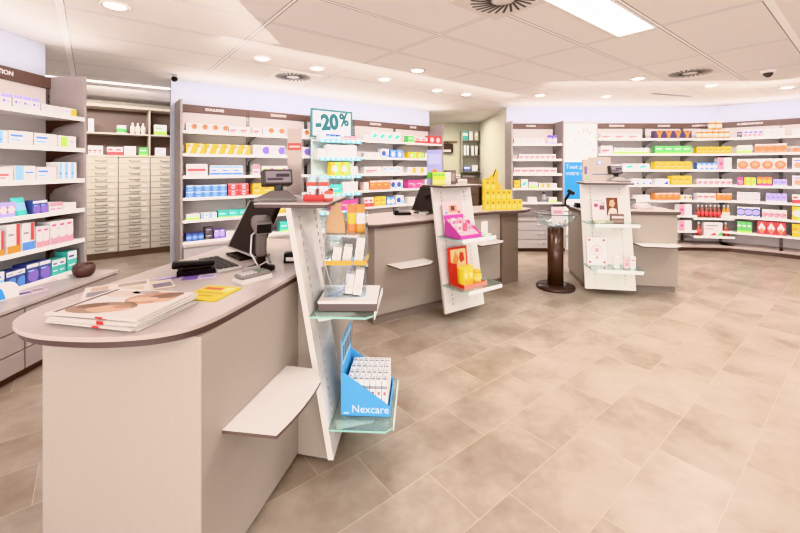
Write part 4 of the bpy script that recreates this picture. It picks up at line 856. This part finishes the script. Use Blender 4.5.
# magenta display on upper shelf of tower 2 (x along panel, -y out)
zq = .761
ypz = lambda z: -.2 * (1.215 - z) / 1.155
Tq = T2 @ MX(.19, ypz(zq) - .035, zq)
md = thing('counter_display_box', 'magenta and pink wedge display box on the middle counter upper glass shelf', 'display box', (0, 0, 0)); put(md, Tq, 0, 0, 0)
MG = mat('D55BB0', .4); PK = mat('F4D9DD', .4)
Ry = Matrix(((0, 0, 1, 0), (1, 0, 0, 0), (0, 1, 0, 0), (0, 0, 0, 1)))
for x in (-.13, .126): MB(Ry).prism([(0, 0), (-.22, 0), (-.22, .03), (0, .17)], x, x + .004, MG).build('side_panel', md)
MB().box(-.126, -.22, 0, .126, 0, .004, MG).build('bottom', md); MB().box(-.126, -.22, .004, .126, -.216, .03, MG).build('front_lip', md)
MB(Matrix.Rotation(R(-8), 4, 'X')).box(-.126, -.004, .004, .126, 0, .32, mat('F6DEDC', .4)).box(-.126, -.006, .15, .126, -.004, .19, MG).box(-.05, -.0055, .215, .05, -.004, .28, mat('D7A08C', .4)).box(-.025, -.0065, .23, .02, -.0055, .275, mat('6B4638', .4)).box(-.1, -.0055, .2, -.07, -.004, .225, mat('7B8FC0', .4)).box(.06, -.0055, .2, .09, -.004, .225, mat('D0526E', .4)).build('header_card', md)
MB(Ry).prism([(-.006, .005), (-.21, .005), (-.21, .02), (-.006, .13)], -.125, .125, PK).build('inner_tray', md)
for i in range(6):
    cx, cy = -.08 + (i % 3) * .08, -.06 - (i // 3) * .08; hh = .135 + cy * .54
    o = MB().box(-.02, -.012, 0, .02, .012, .075, P(['F3EDEA', 'C9ADB5', 'E9E3E0', 'F3EDEA', 'D0526E', 'BCAFB2'][i]), .004).box(-.014, -.0126, .02, .014, -.0121, .05, P('D05B84')).build('cosmetic_pack'); put(o, Tq, cx, cy, hh - .008, .1)
    tag(o, 'small cosmetic pack in the magenta display box, %s row, %s' % (['back', 'front'][i // 3], ['left', 'centre', 'right'][i % 3]), 'package', 'cosmetic packs in the magenta display box')
# white small leaflet on shelf end
o = MB().box(-.06, -.05, 0, .06, .05, .006, mat('E8EFEA', .4), .001).box(-.04, -.03, .006, .03, .02, .0065, mat('7DB79B', .4)).build('leaflet'); put(o, Tq, .22, -.17, .0, .3); tag(o, 'white and green leaflets at the end of the upper glass shelf, middle counter', 'leaflet')
# red display on the lower shelf
zq = .321
Tq = T2 @ MX(.19, ypz(zq) - .03, zq)
rd = thing('counter_display_box', 'red and orange display tray with picture card on the middle counter lower glass shelf', 'display box', (0, 0, 0)); put(rd, Tq, 0, 0, 0)
MB().box(-.13, -.2, 0, .15, 0, .004, mat('E89A86', .4)).box(-.13, -.2, .004, .15, -.196, .035, mat('EA9C8C', .4)).box(.146, -.196, .004, .15, 0, .035, mat('EA9C8C', .4)).box(-.13, -.196, .004, -.126, 0, .035, mat('D9473A', .4)).build('tray', rd)
MB(Matrix.Rotation(R(-6), 4, 'X')).box(-.13, -.005, .004, .11, 0, .33, mat('D9473A', .4)).box(-.1, -.007, .13, .09, -.005, .31, mat('F2D9A6', .4)).prism([(-.08, .2), (-.03, .16), (.0, .22), (-.04, .29)], .005, .008, mat('E2A05C', .4), Matrix.Rotation(PI / 2, 4, 'X')).prism([(.02, .18), (.07, .2), (.06, .27), (.02, .28), (.0, .23)], .005, .008, mat('C94F3A', .4), Matrix.Rotation(PI / 2, 4, 'X')).build('header_card', rd)
MB(Matrix.Rotation(R(-6), 4, 'X')).box(-.134, -.12, .004, -.13, 0, .2, mat('D9473A', .4)).build('side_panel', rd)
for i, (x, y) in enumerate(((-.09, -.15), (-.03, -.15), (-.09, -.09), (-.03, -.09), (.03, -.09))):
    o = MB().box(-.027, -.026, 0, .027, .026, .17, P('F8E02E'), .002).box(-.02, -.0268, .09, .02, -.0262, .13, P('F7EE9E')).box(-.02, -.0268, .03, .02, -.0262, .07, P('E5B21E')).build('product_carton'); put(o, Tq, x, y, .0045); tag(o, 'tall yellow carton in the red display tray, ' + ['front left', 'front right', 'back left', 'back centre', 'back right'][i], 'box', 'yellow cartons in the red display tray')
o = MB().lathe([(.0, 0), (.038, 0), (.042, .01), (.042, .09), (.03, .105)], P('F8DC28', .25), 20).lathe([(.0425, .025), (.0425, .075)], P('F2E06A'), 20).build('product_jar'); put(o, Tq, .08, -.14, .0045); MB().lathe([(.034, .105), (.034, .13), (.03, .134)], P('F2C81E', .3), 20).build('lid', o); tag(o, 'round yellow jar beside the tall yellow cartons in the red tray', 'jar')
# top board of tower 2
def box_on(T, x, y, z, w, d, h, c, marks, label, name='product_carton', rz=0, cat='box', group=None):
    b = MB().box(-w / 2, -d / 2, 0, w / 2, d / 2, h, P(c), .002)
    for i, (x0, z0, x1, z1, cc) in enumerate(marks): b.box(-w / 2 + x0 * w, -d / 2 - .0006 - .0002 * i, z0 * h, -w / 2 + x1 * w, -d / 2 + .0005, z1 * h, P(cc))
    o = b.build(name); put(o, T, x, y, z, rz); return tag(o, label, cat, group)
ZT = zt + .001
r2 = -h2
sp = thing('promotion_card', 'lilac sky picture card with green foot on the middle counter top board', 'card', (0, 0, 0)); put(sp, T2, .08, .06, ZT, r2)
MB().box(-.075, 0, 0, .075, .006, .34, mat('A9A6CE', .4)).box(-.075, -.001, .06, .075, 0, .12, mat('6FB33C', .4)).box(-.06, -.0008, .2, .06, 0, .3, mat('C2C4E2', .4)).box(-.02, -.001, .12, .02, 0, .15, mat('E8A33A', .4)).build('card', sp); MB().box(-.05, .006, 0, .05, .05, .003, WHITE).build('foot', sp)
for i in range(3): box_on(T2, .03 + i * .048, -.005, ZT, .044, .05, .12, 'C9CE2E', [(.1, .1, .9, .4, 'E9E48A'), (.1, .7, .9, .9, '6FB33C')], 'yellow-green carton before the lilac card, ' + ['left', 'middle', 'right'][i] + ' of three', rz=r2, group='yellow-green cartons before the lilac card')
box_on(T2, .2, .0, ZT, .05, .04, .12, 'F2EFEC', [(.1, .1, .9, .3, 'C9C2BE')], 'tall white dispenser box on the middle counter top board', rz=r2)
o = MB().lathe([(0, 0), (.03, 0), (.035, .02), (.03, .05), (.012, .1), (0, .11)], P('6F72B5', .3), 18).build('toy_top'); put(o, T2, .16, .1, ZT + .0); tag(o, 'blue-violet rounded cone on the middle counter top board', 'ornament')
box_on(T2, .30, .08, ZT, .11, .06, .14, '5B4640', [(.1, .2, .9, .8, '8A7068')], 'dark brown box on the middle counter top board', rz=r2)
box_on(T2, .39, .0, ZT, .09, .07, .05, 'D9CFC9', [(.1, .2, .9, .6, 'A89B95')], 'small pale box at the right of the middle counter top board', rz=r2)
# yellow boxes on the middle counter's right worktop
rb = R(17) + h2
def ybox(x, y, z, label):
    b = MB().box(-.0325, -.03, 0, .0325, .03, .116, P('F6D91C'), .003)
    b.prism([(-.02, .075), (.0, .11), (.02, .075)], .0302, .0308, P('6A4A1C'), Matrix.Rotation(PI / 2, 4, 'X')); b.box(-.024, -.0307, .02, .024, -.0301, .06, P('F6E25A')).box(-.012, -.031, .088, .012, -.0303, .1, P('C9701C'))
    o = b.build('yellow_carton'); put(o, Ty, x, y, z, -rb); return tag(o, label, 'box', 'yellow cartons stacked on the middle counter')
Ty = MX(1.05, 4.6, 0, R(13)); rb = 0
for i in range(7): ybox(i * .07 - .02, 0, ZW, 'yellow carton in the bottom row on the middle counter, ' + ordinal(i, 7))
for i in range(5): ybox(i * .07 - .02, 0.0, ZW + .119, 'yellow carton in the second row on the middle counter, ' + ordinal(i, 5))
for i in range(2): ybox(i * .07 - .02, 0.0, ZW + .238, 'yellow carton in the top row on the middle counter, ' + ordinal(i, 2))
tp = thing('display_topper', 'yellow cut-out card with dark stripe standing behind the stacked yellow cartons', 'card', (0, 0, 0)); put(tp, Ty, .06, .05, ZW)
RX = Matrix.Rotation(PI / 2, 4, 'X')
MB(RX).prism([(-.11, 0), (.14, 0), (.14, .28), (.09, .34), (.1, .44), (.06, .49), (.02, .42), (-.04, .38), (-.11, .36)], -.006, 0, P('F0C81C')).build('card', tp)
MB(RX).prism([(.02, .40), (.035, .38), (.07, .47), (.06, .49)], 0, .001, P('4B3524')).prism([(-.06, .355), (-.02, .35), (-.03, .37)], 0, .001, P('8A2E22')).build('printed_stripe', tp)

# ---- far counter things
customer_display(T3, .4, .02, -h3 + R(-10), 'dark customer display on the far counter top board', 1.35)
cdp = thing('info_card', 'grey information card with blue emblem on the far counter top board', 'card', (0, 0, 0)); put(cdp, T3, .22, -.02, ZT, -h3)
MB(Matrix.Rotation(R(-8), 4, 'X')).box(-.13, 0, 0, .13, .005, .29, mat('B5A8A0', .4)).box(-.03, -.001, .2, .03, 0, .25, mat('7F9BC4', .4)).box(-.018, -.0016, .212, .018, -.001, .24, mat('E9E4E2', .4)).box(-.09, -.001, .085, .09, 0, .095, mat('5D6B86', .4)).build('card', cdp)
MB().box(-.13, -.09, 0, .13, -.012, .006, mat('D9D0CB', .4)).build('foot', cdp)
box_on(T3, .05, -.03, ZT, .07, .03, .26, 'B4A49C', [(.2, .35, .7, .7, '6A5570'), (.3, .7, .6, .9, 'D9B9A6'), (.5, .1, .9, .3, '86A07A')], 'narrow patterned pack standing left on the far counter top board', 'patterned_pack', rz=-h3)
# black scanner / phone on worktop left
r = thing('barcode_scanner', 'black hand scanner in its stand at the left end of the far counter', 'scanner', (2.12, 4.95, .9105), R(60))
MB().lathe([(.0, 0), (.05, 0), (.05, .012), (.015, .025), (.012, .09)], DARK, 14).build('stand', r); Tk = Matrix.Translation((0, 0, .08)) @ Matrix.Rotation(R(30), 4, 'X'); MB(Tk).box(-.018, -.018, 0, .018, .018, .11, DARK, .008).build('grip', r); MB(Tk).box(-.03, -.055, .1, .03, .04, .145, DARK, .012).build('head', r)
r = thing('telephone', 'black telephone on the left end of the far counter', 'telephone', (2.28, 4.82, .9105), R(-10)); MB().box(-.09, -.07, 0, .09, .07, .03, BLACK, .006).build('cradle', r); MB().box(-.085, -.06, .03, -.04, .065, .055, BLACK, .008).build('handset', r)
x3 = Vector(at_z(655, 210, .905))
Tw = M3 @ MX(.72, .25, .9105)
o = MB().add(*(lambda n: ([(.13 * (1 - (j / 5) ** 2 * .5) * math.cos(2 * PI * k / n), .08 * (1 - (j / 5) ** 2 * .6) * math.sin(2 * PI * k / n), .07 * j / 5) for j in range(6) for k in range(n)], [[j * n + k, j * n + (k + 1) % n, (j + 1) * n + (k + 1) % n, (j + 1) * n + k] for j in range(5) for k in range(n)] + [list(range(n)), [5 * n + k for k in range(n)]]))(16), mat('BFB4B2', .3, .3, bump=.3), True).build('plastic_bag'); put(o, Tw, 0, 0, 0); tag(o, 'crumpled silvery bag on the far counter worktop', 'bag')
box_on(M3, .6, .3, .9105, .12, .1, .12, '4A403E', [(.1, .2, .9, .8, '6B605D')], 'dark small printer on the far counter behind the display panel', 'receipt_printer', cat='printer')
# tower 3 upper shelf
zq = .801; Tq = T3 @ MX(0, ypz(zq) - .04, zq)
pc = thing('picture_card', 'white picture card with auburn-haired portrait on the far counter upper glass shelf', 'card', (0, 0, 0)); put(pc, Tq, .25, -.02, 0)
MB(Matrix.Rotation(R(-9), 4, 'X')).box(-.15, 0, 0, .15, .006, .28, mat('EDE6E2', .4)).box(.0, -.001, .07, .12, 0, .27, mat('7A4A30', .4)).prism([(.03, .18), (.04, .235), (.075, .245), (.09, .2), (.07, .16)], 0, .002, mat('E8C4A4', .4), RX).prism([(.01, .075), (.11, .075), (.1, .14), (.06, .155), (.03, .14)], 0, .0015, mat('EADFD6', .4), RX).box(-.13, -.001, .16, -.09, 0, .2, mat('A85B78', .4)).box(-.075, -.001, .13, -.02, 0, .18, mat('8E5A66', .4)).box(-.13, -.001, .23, -.04, 0, .24, mat('A59A96', .4)).build('card', pc)
text('19', .05, mat('8B3C52', .5), Matrix.Translation((-.06, -.03, .2)), 'lettering', pc)
box_on(Tq, .31, -.13, 0, .13, .05, .1, '6B4A42', [(.05, .55, .95, .75, 'E6DAD4'), (.05, .1, .95, .35, '8A655A')], 'brown box with white band before the portrait card, far counter', 'cream_box')
box_on(Tq, .16, -.14, 0, .2, .06, .025, '8E8A72', [(.1, .2, .6, .8, 'B9B49A')], 'flat olive box at the front of the far counter upper shelf', 'flat_box')
# lower shelf
zq = .331; Tq = T3 @ MX(0, ypz(zq) - .03, zq)
wc = thing('promotion_card', 'white card with red corner dots on the far counter lower glass shelf', 'card', (0, 0, 0)); put(wc, Tq, .12, -.03, 0)
MB(Matrix.Rotation(R(-6), 4, 'X')).box(-.1, 0, 0, .1, .005, .3, mat('F5EFEE', .4)).build('card', wc)
b = MB(Matrix.Rotation(R(-6), 4, 'X') @ RX)
for x, z in ((-.075, .27), (.075, .27), (-.075, .03), (.075, .03)): b.prism([(x + .012 * math.cos(2 * PI * k / 10), z + .012 * math.sin(2 * PI * k / 10)) for k in range(10)], 0, .001, mat('B8524E', .4))
for rr, cc in ((.055, 'E0A8AC'),):
    n = 24
    for k in range(n): a0, a1 = 2 * PI * k / n, 2 * PI * (k + .6) / n; b.prism([(rr * math.cos(a0), .16 + rr * math.sin(a0)), (rr * math.cos(a1), .16 + rr * math.sin(a1)), ((rr - .006) * math.cos(a1), .16 + (rr - .006) * math.sin(a1)), ((rr - .006) * math.cos(a0), .16 + (rr - .006) * math.sin(a0))], 0, .001, mat(cc, .4))
b.prism([(-.02, .14), (.02, .14), (.02, .18), (-.02, .18)], 0, .001, mat('E3B4B6', .4)).prism([(-.012, .07), (.012, .07), (0, .1)], 0, .001, mat('B8524E', .4)); b.build('print', wc)
for i, (x, c) in enumerate(((.28, 'F4EEEC'), (.38, 'EBD3D3'), (.44, 'F1ECE9'))):
    box_on(Tq, x, -.12, 0, .05, .04, .125, c, [(.15, .2, .85, .5, 'D9A0A0' if i == 1 else 'CFC7C4'), (.2, .65, .8, .75, 'B0706E' if i else 'A7A09D')], ['slim white carton right of the dotted card, far counter', 'pale pink carton on the far counter lower glass shelf', 'white carton rightmost on the far counter lower glass shelf'][i])

# ---- gift bowl column
r = thing('bowl_stand', 'dark round column stand topped with a clear glass bowl', 'stand', (1.82, 4.52, 0))
MB().lathe([(0, 0), (.215, 0), (.217, .02), (.205, .035), (.1, .045), (0, .045)], mat('4A3A36', .2, coat=0), 40).build('base', r)
MB().lathe([(0, .045), (.088, .045), (.088, .7), (0, .7)], mat('5E4A42', .25, .3), 32).build('column', r)
o = MB().lathe([(.0, .0), (.08, .0), (.16, .04), (.215, .1), (.24, .165), (.246, .172), (.234, .172), (.208, .105), (.152, .048), (.075, .01), (0, .01)], glass('F6FAFA', .03, .95), 40).build('glass_bowl', None, (1.82, 4.52, .702)); tag(o, 'wide clear glass bowl on the dark round column', 'bowl')
MB().lathe([(.234, .168), (.25, .168), (.25, .178), (.234, .178), (.234, .168)], mat('7B706E', .2, .4), 40, caps=False).build('rim', o)
for i, (x, y, z, c, dd) in enumerate(((-.06, -.04, .035, 'F2EFEE', 'white'), (.05, -.02, .035, 'D9C9CE', 'pink'), (.0, .06, .035, 'C9CFDC', 'bluish'), (-.05, .04, .075, 'EFE6E2', 'cream'), (.07, .05, .06, 'E7DBD9', 'rosy'))):
    b = MB(Matrix.Rotation(R(random.uniform(-25, 25)), 4, 'X') @ Matrix.Rotation(R(random.uniform(-25, 25)), 4, 'Y')).box(-.035, -.022, -.01, .035, .022, .01, P(c), .008)
    o = b.build('sample_sachet', None, (1.82 + x, 4.52 + y, .702 + z), i * 1.3); tag(o, '%s sample sachet lying in the clear glass bowl' % dd, 'sachet', 'sample sachets in the glass bowl')
pz = thing('sample_card', 'pale pink card standing in the clear glass bowl', 'card', (1.87, 4.56, .74), R(-10)); MB(Matrix.Rotation(R(-10), 4, 'X')).box(-.07, 0, 0, .07, .003, .2, mat('EAD9DA', .4)).box(-.05, -.001, .12, .05, 0, .16, mat('C99AA6', .4)).build('card', pz)

# ------------------------------------------------------------------ corridor behind
ct = thing('office_shelf', 'wall shelf unit with three boards in the back corridor', 'shelf', (1.5, 9.25, 1.3))
MB().box(0, .28, 0, .42, .3, 1.0, KHAKI).build('back_panel', ct)
for z in (.0, .38, .74): MB().box(0, 0, z, .42, .28, z + .025, mat('8A8078', .5)).build('shelf', ct)
for x in (-.02, .42): MB().box(x, 0, 0, x + .02, .3, 1.0, mat('B9B1A2', .5)).build('side_panel', ct)
for i, (x, z, w, h, c, lb) in enumerate(((.06, .766, .14, .22, '3FA79B', 'teal folder'), (.2, .766, .1, .22, 'E9E6E0', 'white folder'), (.33, .766, .09, .21, 'D8C9B8', 'beige folder'),
                                     (.05, .406, .05, .24, 'E9E9EA', 'leftmost white ring binder'), (.12, .406, .05, .24, 'DADDE2', 'second white ring binder'), (.24, .406, .06, .23, 'EDE9E2', 'third white ring binder'), (.33, .406, .06, .23, 'D9D2C4', 'cream ring binder'),
                                     (.1, .026, .16, .12, '4B5FA8', 'blue box file'), (.29, .026, .14, .14, 'E6E4EA', 'pale box file'))):
    b = MB().box(-w / 2, 0, 0, w / 2, .22, h, P(c), .004).box(-w / 2 + .01, -.001, h * .5, w / 2 - .01, 0, h * .8, P('F3F0EC'))
    o = b.build('ring_binder', None, (1.5 + x + .01, 9.28, 1.3 + z), 0); tag(o, lb + ' on the corridor wall shelf', 'folder', 'folders on the corridor shelf')
cs = thing('office_cabinet', 'dark brown cabinet standing in the back corridor', 'cabinet', (1.0, 9.0, 0))
MB().box(0, 0, 0, .85, .5, 1.16, mat('6E5A50', .5), .004).build('carcass', cs)
for z in (.06, .44, .8): d = MB().box(.02, -.018, z, .83, -.001, z + .33, mat('7B675B', .5), .003).build('drawer', cs); MB().box(.35, -.03, z + .2, .5, -.0185, z + .215, METAL).build('handle', d)
for i, (x, w, h, c, lb) in enumerate(((.12, .16, .18, '4A3A34', 'dark box at the left on the corridor cabinet'), (.36, .14, .09, 'D9D2CC', 'white tray on the corridor cabinet'), (.62, .3, .07, '5B4C44', 'stack-topped dark tray on the corridor cabinet'))):
    o = MB().box(-w / 2, -.1, 0, w / 2, .1, h, P(c), .004).box(-w / 2 + .01, -.101, h * .3, w / 2 - .01, -.1, h * .6, P('8F857E')).build('desk_box', None, (1.0 + x, 9.22, 1.161)); tag(o, lb, 'box')
hk = thing('coat_rail', 'wooden coat board with dark bag on the corridor end wall', 'coat rack', (1.02, 9.59, 2.02)); MB().box(-.1, -.02, 0, .4, 0, .05, mat('9A7B5F', .5), .003).build('board', hk)
for x in (0, .15, .3): MB().tube([(x, -.02, .02), (x, -.05, .015), (x, -.055, .035)], .006, METAL).build('hook', hk)
o = MB().box(-.16, -.05, -.26, .14, .05, -.03, mat('4B342C', .6, bump=.2), .03).tube([(-.1, 0, -.04), (-.06, 0, .01), (.0, 0, .015), (.06, 0, -.04)], .008, mat('4B342C', .6)).box(-.1, -.056, -.24, .08, -.049, -.18, P('D9CFC6')).build('hanging_bag', None, (1.17, 9.525, 2.03)); tag(o, 'dark brown bag hanging on the corridor coat board', 'bag')

# ------------------------------------------------------------------ ceiling fittings
DL = [(115, 5), (262, 58), (317, 68), (384, 79), (417.5, 70), (437, 90), (466, 94), (540, 95), (606, 96), (638, 78), (711, 85), (787, 87)]
def dlname(i):
    return ['large downlight at the upper left of the ceiling', 'downlight left of the square swirl vent, near the long back wall', 'downlight just right of the left swirl vent', 'downlight above the right end of the discount sign', 'downlight in the ceiling centre, nearest of the central trio', 'downlight over the right end of the long back wall', 'downlight over the corridor opening', 'downlight over the bay left of the poster', 'downlight over the first bay right of the poster', 'downlight left of the right swirl vent', 'downlight below the right swirl vent', 'downlight at the right edge beyond the dome camera'][i]
dl0 = None
for i, (u, v) in enumerate(DL):
    x, y = at_z(u, v, 2.5)
    if dl0 is None:
        o = thing('downlight', dlname(i), 'ceiling light', (x, y, 2.5), 0, 'recessed downlights')
        MB().lathe([(.062, 0), (.085, -.002), (.088, -.008), (.075, -.014), (.062, -.006)], mat('E9E2DE', .3, .2), 28, caps=False).build('ring', o)
        MB().lathe([(0, -.016), (.035, -.0155), (.055, -.012), (.062, -.008)], emis('FFF8F0', 30), 24).build('lens', o)
        dl0 = o
    else:
        o = dup(dl0); o.location = (x, y, 2.5); tag(o, dlname(i), 'ceiling light', 'recessed downlights')
    l = bpy.data.lights.new('downlight_lamp', 'SPOT'); l.energy = 26; l.spot_size = R(125); l.spot_blend = .6; l.shadow_soft_size = .06; l.color = (1, .93, .87)
    lo = bpy.data.objects.new('downlight_lamp', l); C.objects.link(lo); lo.location = (x, y, 2.47)
# fluorescent panel
x, y = AB(2.23, 1.1)
fx = thing('fluorescent_panel', 'rectangular fluorescent ceiling panel cut by the top frame edge', 'ceiling light', (x, y, 2.5), ang)
MB().box(0, 0, -.012, 1.19, .012, .0, mat('EDEAE8', .3)).box(0, .268, -.012, 1.19, .28, 0, mat('EDEAE8', .3)).box(0, .012, -.012, .012, .268, 0, mat('EDEAE8', .3)).box(1.178, .012, -.012, 1.19, .268, 0, mat('EDEAE8', .3)).box(.012, .137, -.011, 1.178, .142, -.001, mat('B9B4B2', .3)).build('frame', fx)
MB().box(.012, .012, -.008, 1.178, .268, -.002, emis('FFFFFF', 9)).build('diffuser', fx)
# alcove tube light
p = at_z(84, 79.5, 2.5); q = at_z(167, 88, 2.5)
d = Vector(q) - Vector(p); al = thing('strip_light', 'long recessed strip light in the alcove ceiling', 'ceiling light', (p[0], p[1], 2.5), math.atan2(d.y, d.x))
MB().box(-.6, -.07, -.01, d.length + .2, -.06, 0, WHITE).box(-.6, .06, -.01, d.length + .2, .07, 0, WHITE).build('frame', al); MB().box(-.6, -.06, -.006, d.length + .2, .06, -.001, emis('FFFDF8', 5)).build('diffuser', al)
# swirl vents
def vent(u, v, label, rz=ang):
    x, y = at_z(u, v, 2.5)
    r = thing('swirl_vent', label, 'ceiling vent', (x, y, 2.5), rz, 'swirl ceiling vents')
    MB().box(-.25, -.25, -.008, .25, .25, 0, mat('E6DDD8', .5), .003).build('plate', r)
    b = MB()
    for k in range(24):
        a = 2 * PI * k / 24
        T = Matrix.Rotation(a, 4, 'Z') @ Matrix.Translation((.14, 0, -.009)) @ Matrix.Rotation(R(18), 4, 'Z')
        b.box(-.07, -.008, -.0015, .07, .008, .0, mat('5F5552', .6), 0, T)
    b.build('blades', r)
    MB().lathe([(0, -.016), (.05, -.014), (.06, -.008)], mat('E6DDD8', .5), 20).build('hub', r)
vent(293, 76.5, 'square swirl vent in the ceiling above the long back wall'); vent(690, 72.5, 'square swirl vent in the ceiling at the right'); vent(503, -1, 'square swirl vent at the top edge beside the fluorescent panel')
x, y = at_z(672, 94.5, 2.5)
sv = thing('slot_vent', 'narrow dark slot vent in the right ceiling', 'ceiling vent', (x, y, 2.5), R(18)); MB().box(-.4, -.05, -.006, .4, .05, 0, mat('D8CFCA', .4), .002).build('frame', sv); MB().box(-.385, -.035, -.008, .385, .035, -.0055, mat('6E6360', .5)).box(-.385, -.004, -.01, .385, .004, -.008, GREY).build('slot', sv)
x, y = at_z(768, 70, 2.5)
dc = thing('dome_camera', 'white dome security camera with dark lens on the right ceiling', 'camera', (x, y, 2.5)); MB().lathe([(.0, -.035), (.05, -.035), (.065, -.02), (.068, 0)], WHITE, 24).build('mount', dc); MB().lathe([(0, -.085), (.02, -.08), (.04, -.06), (.046, -.035)], mat('5A4A46', .15), 20).build('dome', dc)
x, y = at_z(174.5, 74.5, 2.5)
dc = thing('security_camera', 'small black security camera at the corner of the long back wall', 'camera', (x, y, 2.5), R(20)); MB().lathe([(.0, -.03), (.02, -.03), (.03, 0)], GREY, 16).build('mount', dc); MB(Matrix.Translation((0, 0, -.05))).lathe([(0, -.035), (.02, -.03), (.035, -.01), (.035, .012), (.02, .022)], BLACK, 18).build('body', dc)

# ------------------------------------------------------------------ lights
def area(loc, rot, sx, sy, e, col=(1, .985, .975), spread=180):
    l = bpy.data.lights.new('area_lamp', 'AREA'); l.shape = 'RECTANGLE'; l.size = sx; l.size_y = sy; l.energy = e; l.color = col; l.spread = R(spread)
    o = bpy.data.objects.new('area_lamp', l); C.objects.link(o); o.location = loc; o.rotation_euler = rot; return o
x, y = AB(2.83, 1.24); area((x, y, 2.48), (0, 0, ang), 1.1, .25, 30)
# added ceiling fill lamps without fittings, for extra brightness
for a, b_ in ((0.4, -1.4), (2.8, -1.4), (-1.8, -.2), (4.6, -.2), (5.2, 1.24)):
    x, y = AB(a, b_); area((x, y, 2.48), (0, 0, ang), 1.1, .5, 26)
# added lamps under the ceiling brighten the stock; cove lamps above the headers
def along(p, q, dist, z, tilt, e, sy=.08, col=(1, .98, .97), spread=180):
    p, q = Vector(p), Vector(q); d = q - p; a = math.atan2(d.y, d.x); c = (p + q) / 2 + Vector((math.sin(a), -math.cos(a))) * dist
    return area((c.x, c.y, z), (tilt, 0, a), d.length, sy, e, col, spread)
WASH = [((AB(.85, 5.5)), AB(5.1, 5.5), 70), ((-3.14, 1.4), (-3.14, 3.4), 26), ((1.93, 6.98), (5.0, 6.95), 48), ((5.2, 6.93), (6.27, 6.35), 16), ((6.27, 6.35), (7.1, 5.0), 16)]
for p, q, e in WASH:
    along(p, q, 2.1, 2.46, R(60), e * .5, .1, spread=115)
    along(p, q, .16, 2.225, R(180 - 8), e * .045, .06, (.88, .93, 1))
    along(p, q, .3, 2.24, R(180 + 35), e * .16, .06, (1, .985, .975))  # added uplight row tilted into the room to lift the ceiling
area((-2.0, -3.2, 1.5), (R(88), 0, R(-12)), 3.2, 2.2, 90, (1, .985, .98))      # shop window behind the camera
area((.5, -3.7, .5), (R(118), 0, 0), 7, 1.2, 170, (1, .985, .98))      # added low uplight behind the camera, brightens the ceiling
# alcove and corridor
x, y = AB(.0, 6.5); area((x, y, 2.46), (R(25), 0, ang), 1.2, .2, 38); area((1.0, 8.3, 2.46), (0, 0, 0), .8, .5, 34, (1, 1, .92))
w = bpy.data.worlds.new('daylight'); bpy.context.scene.world = w; w.use_nodes = True
w.node_tree.nodes['Background'].inputs[0].default_value = (1, .98, .975, 1); w.node_tree.nodes['Background'].inputs[1].default_value = .95

# ------------------------------------------------------------------ camera
cam = bpy.data.cameras.new('camera'); co = bpy.data.objects.new('camera', cam); C.objects.link(co)
co.location = (0, 0, H); co.rotation_euler = (PI / 2, 0, 0)
cam.sensor_width = 36; cam.lens = F / 800 * 36; cam.shift_y = -(266.5 - HV) / 800; cam.clip_start = .05
s = bpy.context.scene; s.camera = co
s.view_settings.view_transform = 'Khronos PBR Neutral'; s.view_settings.look = 'None'; s.view_settings.exposure = .17; s.view_settings.gamma = .91
s.cycles.max_bounces = 8; s.cycles.transparent_max_bounces = 16
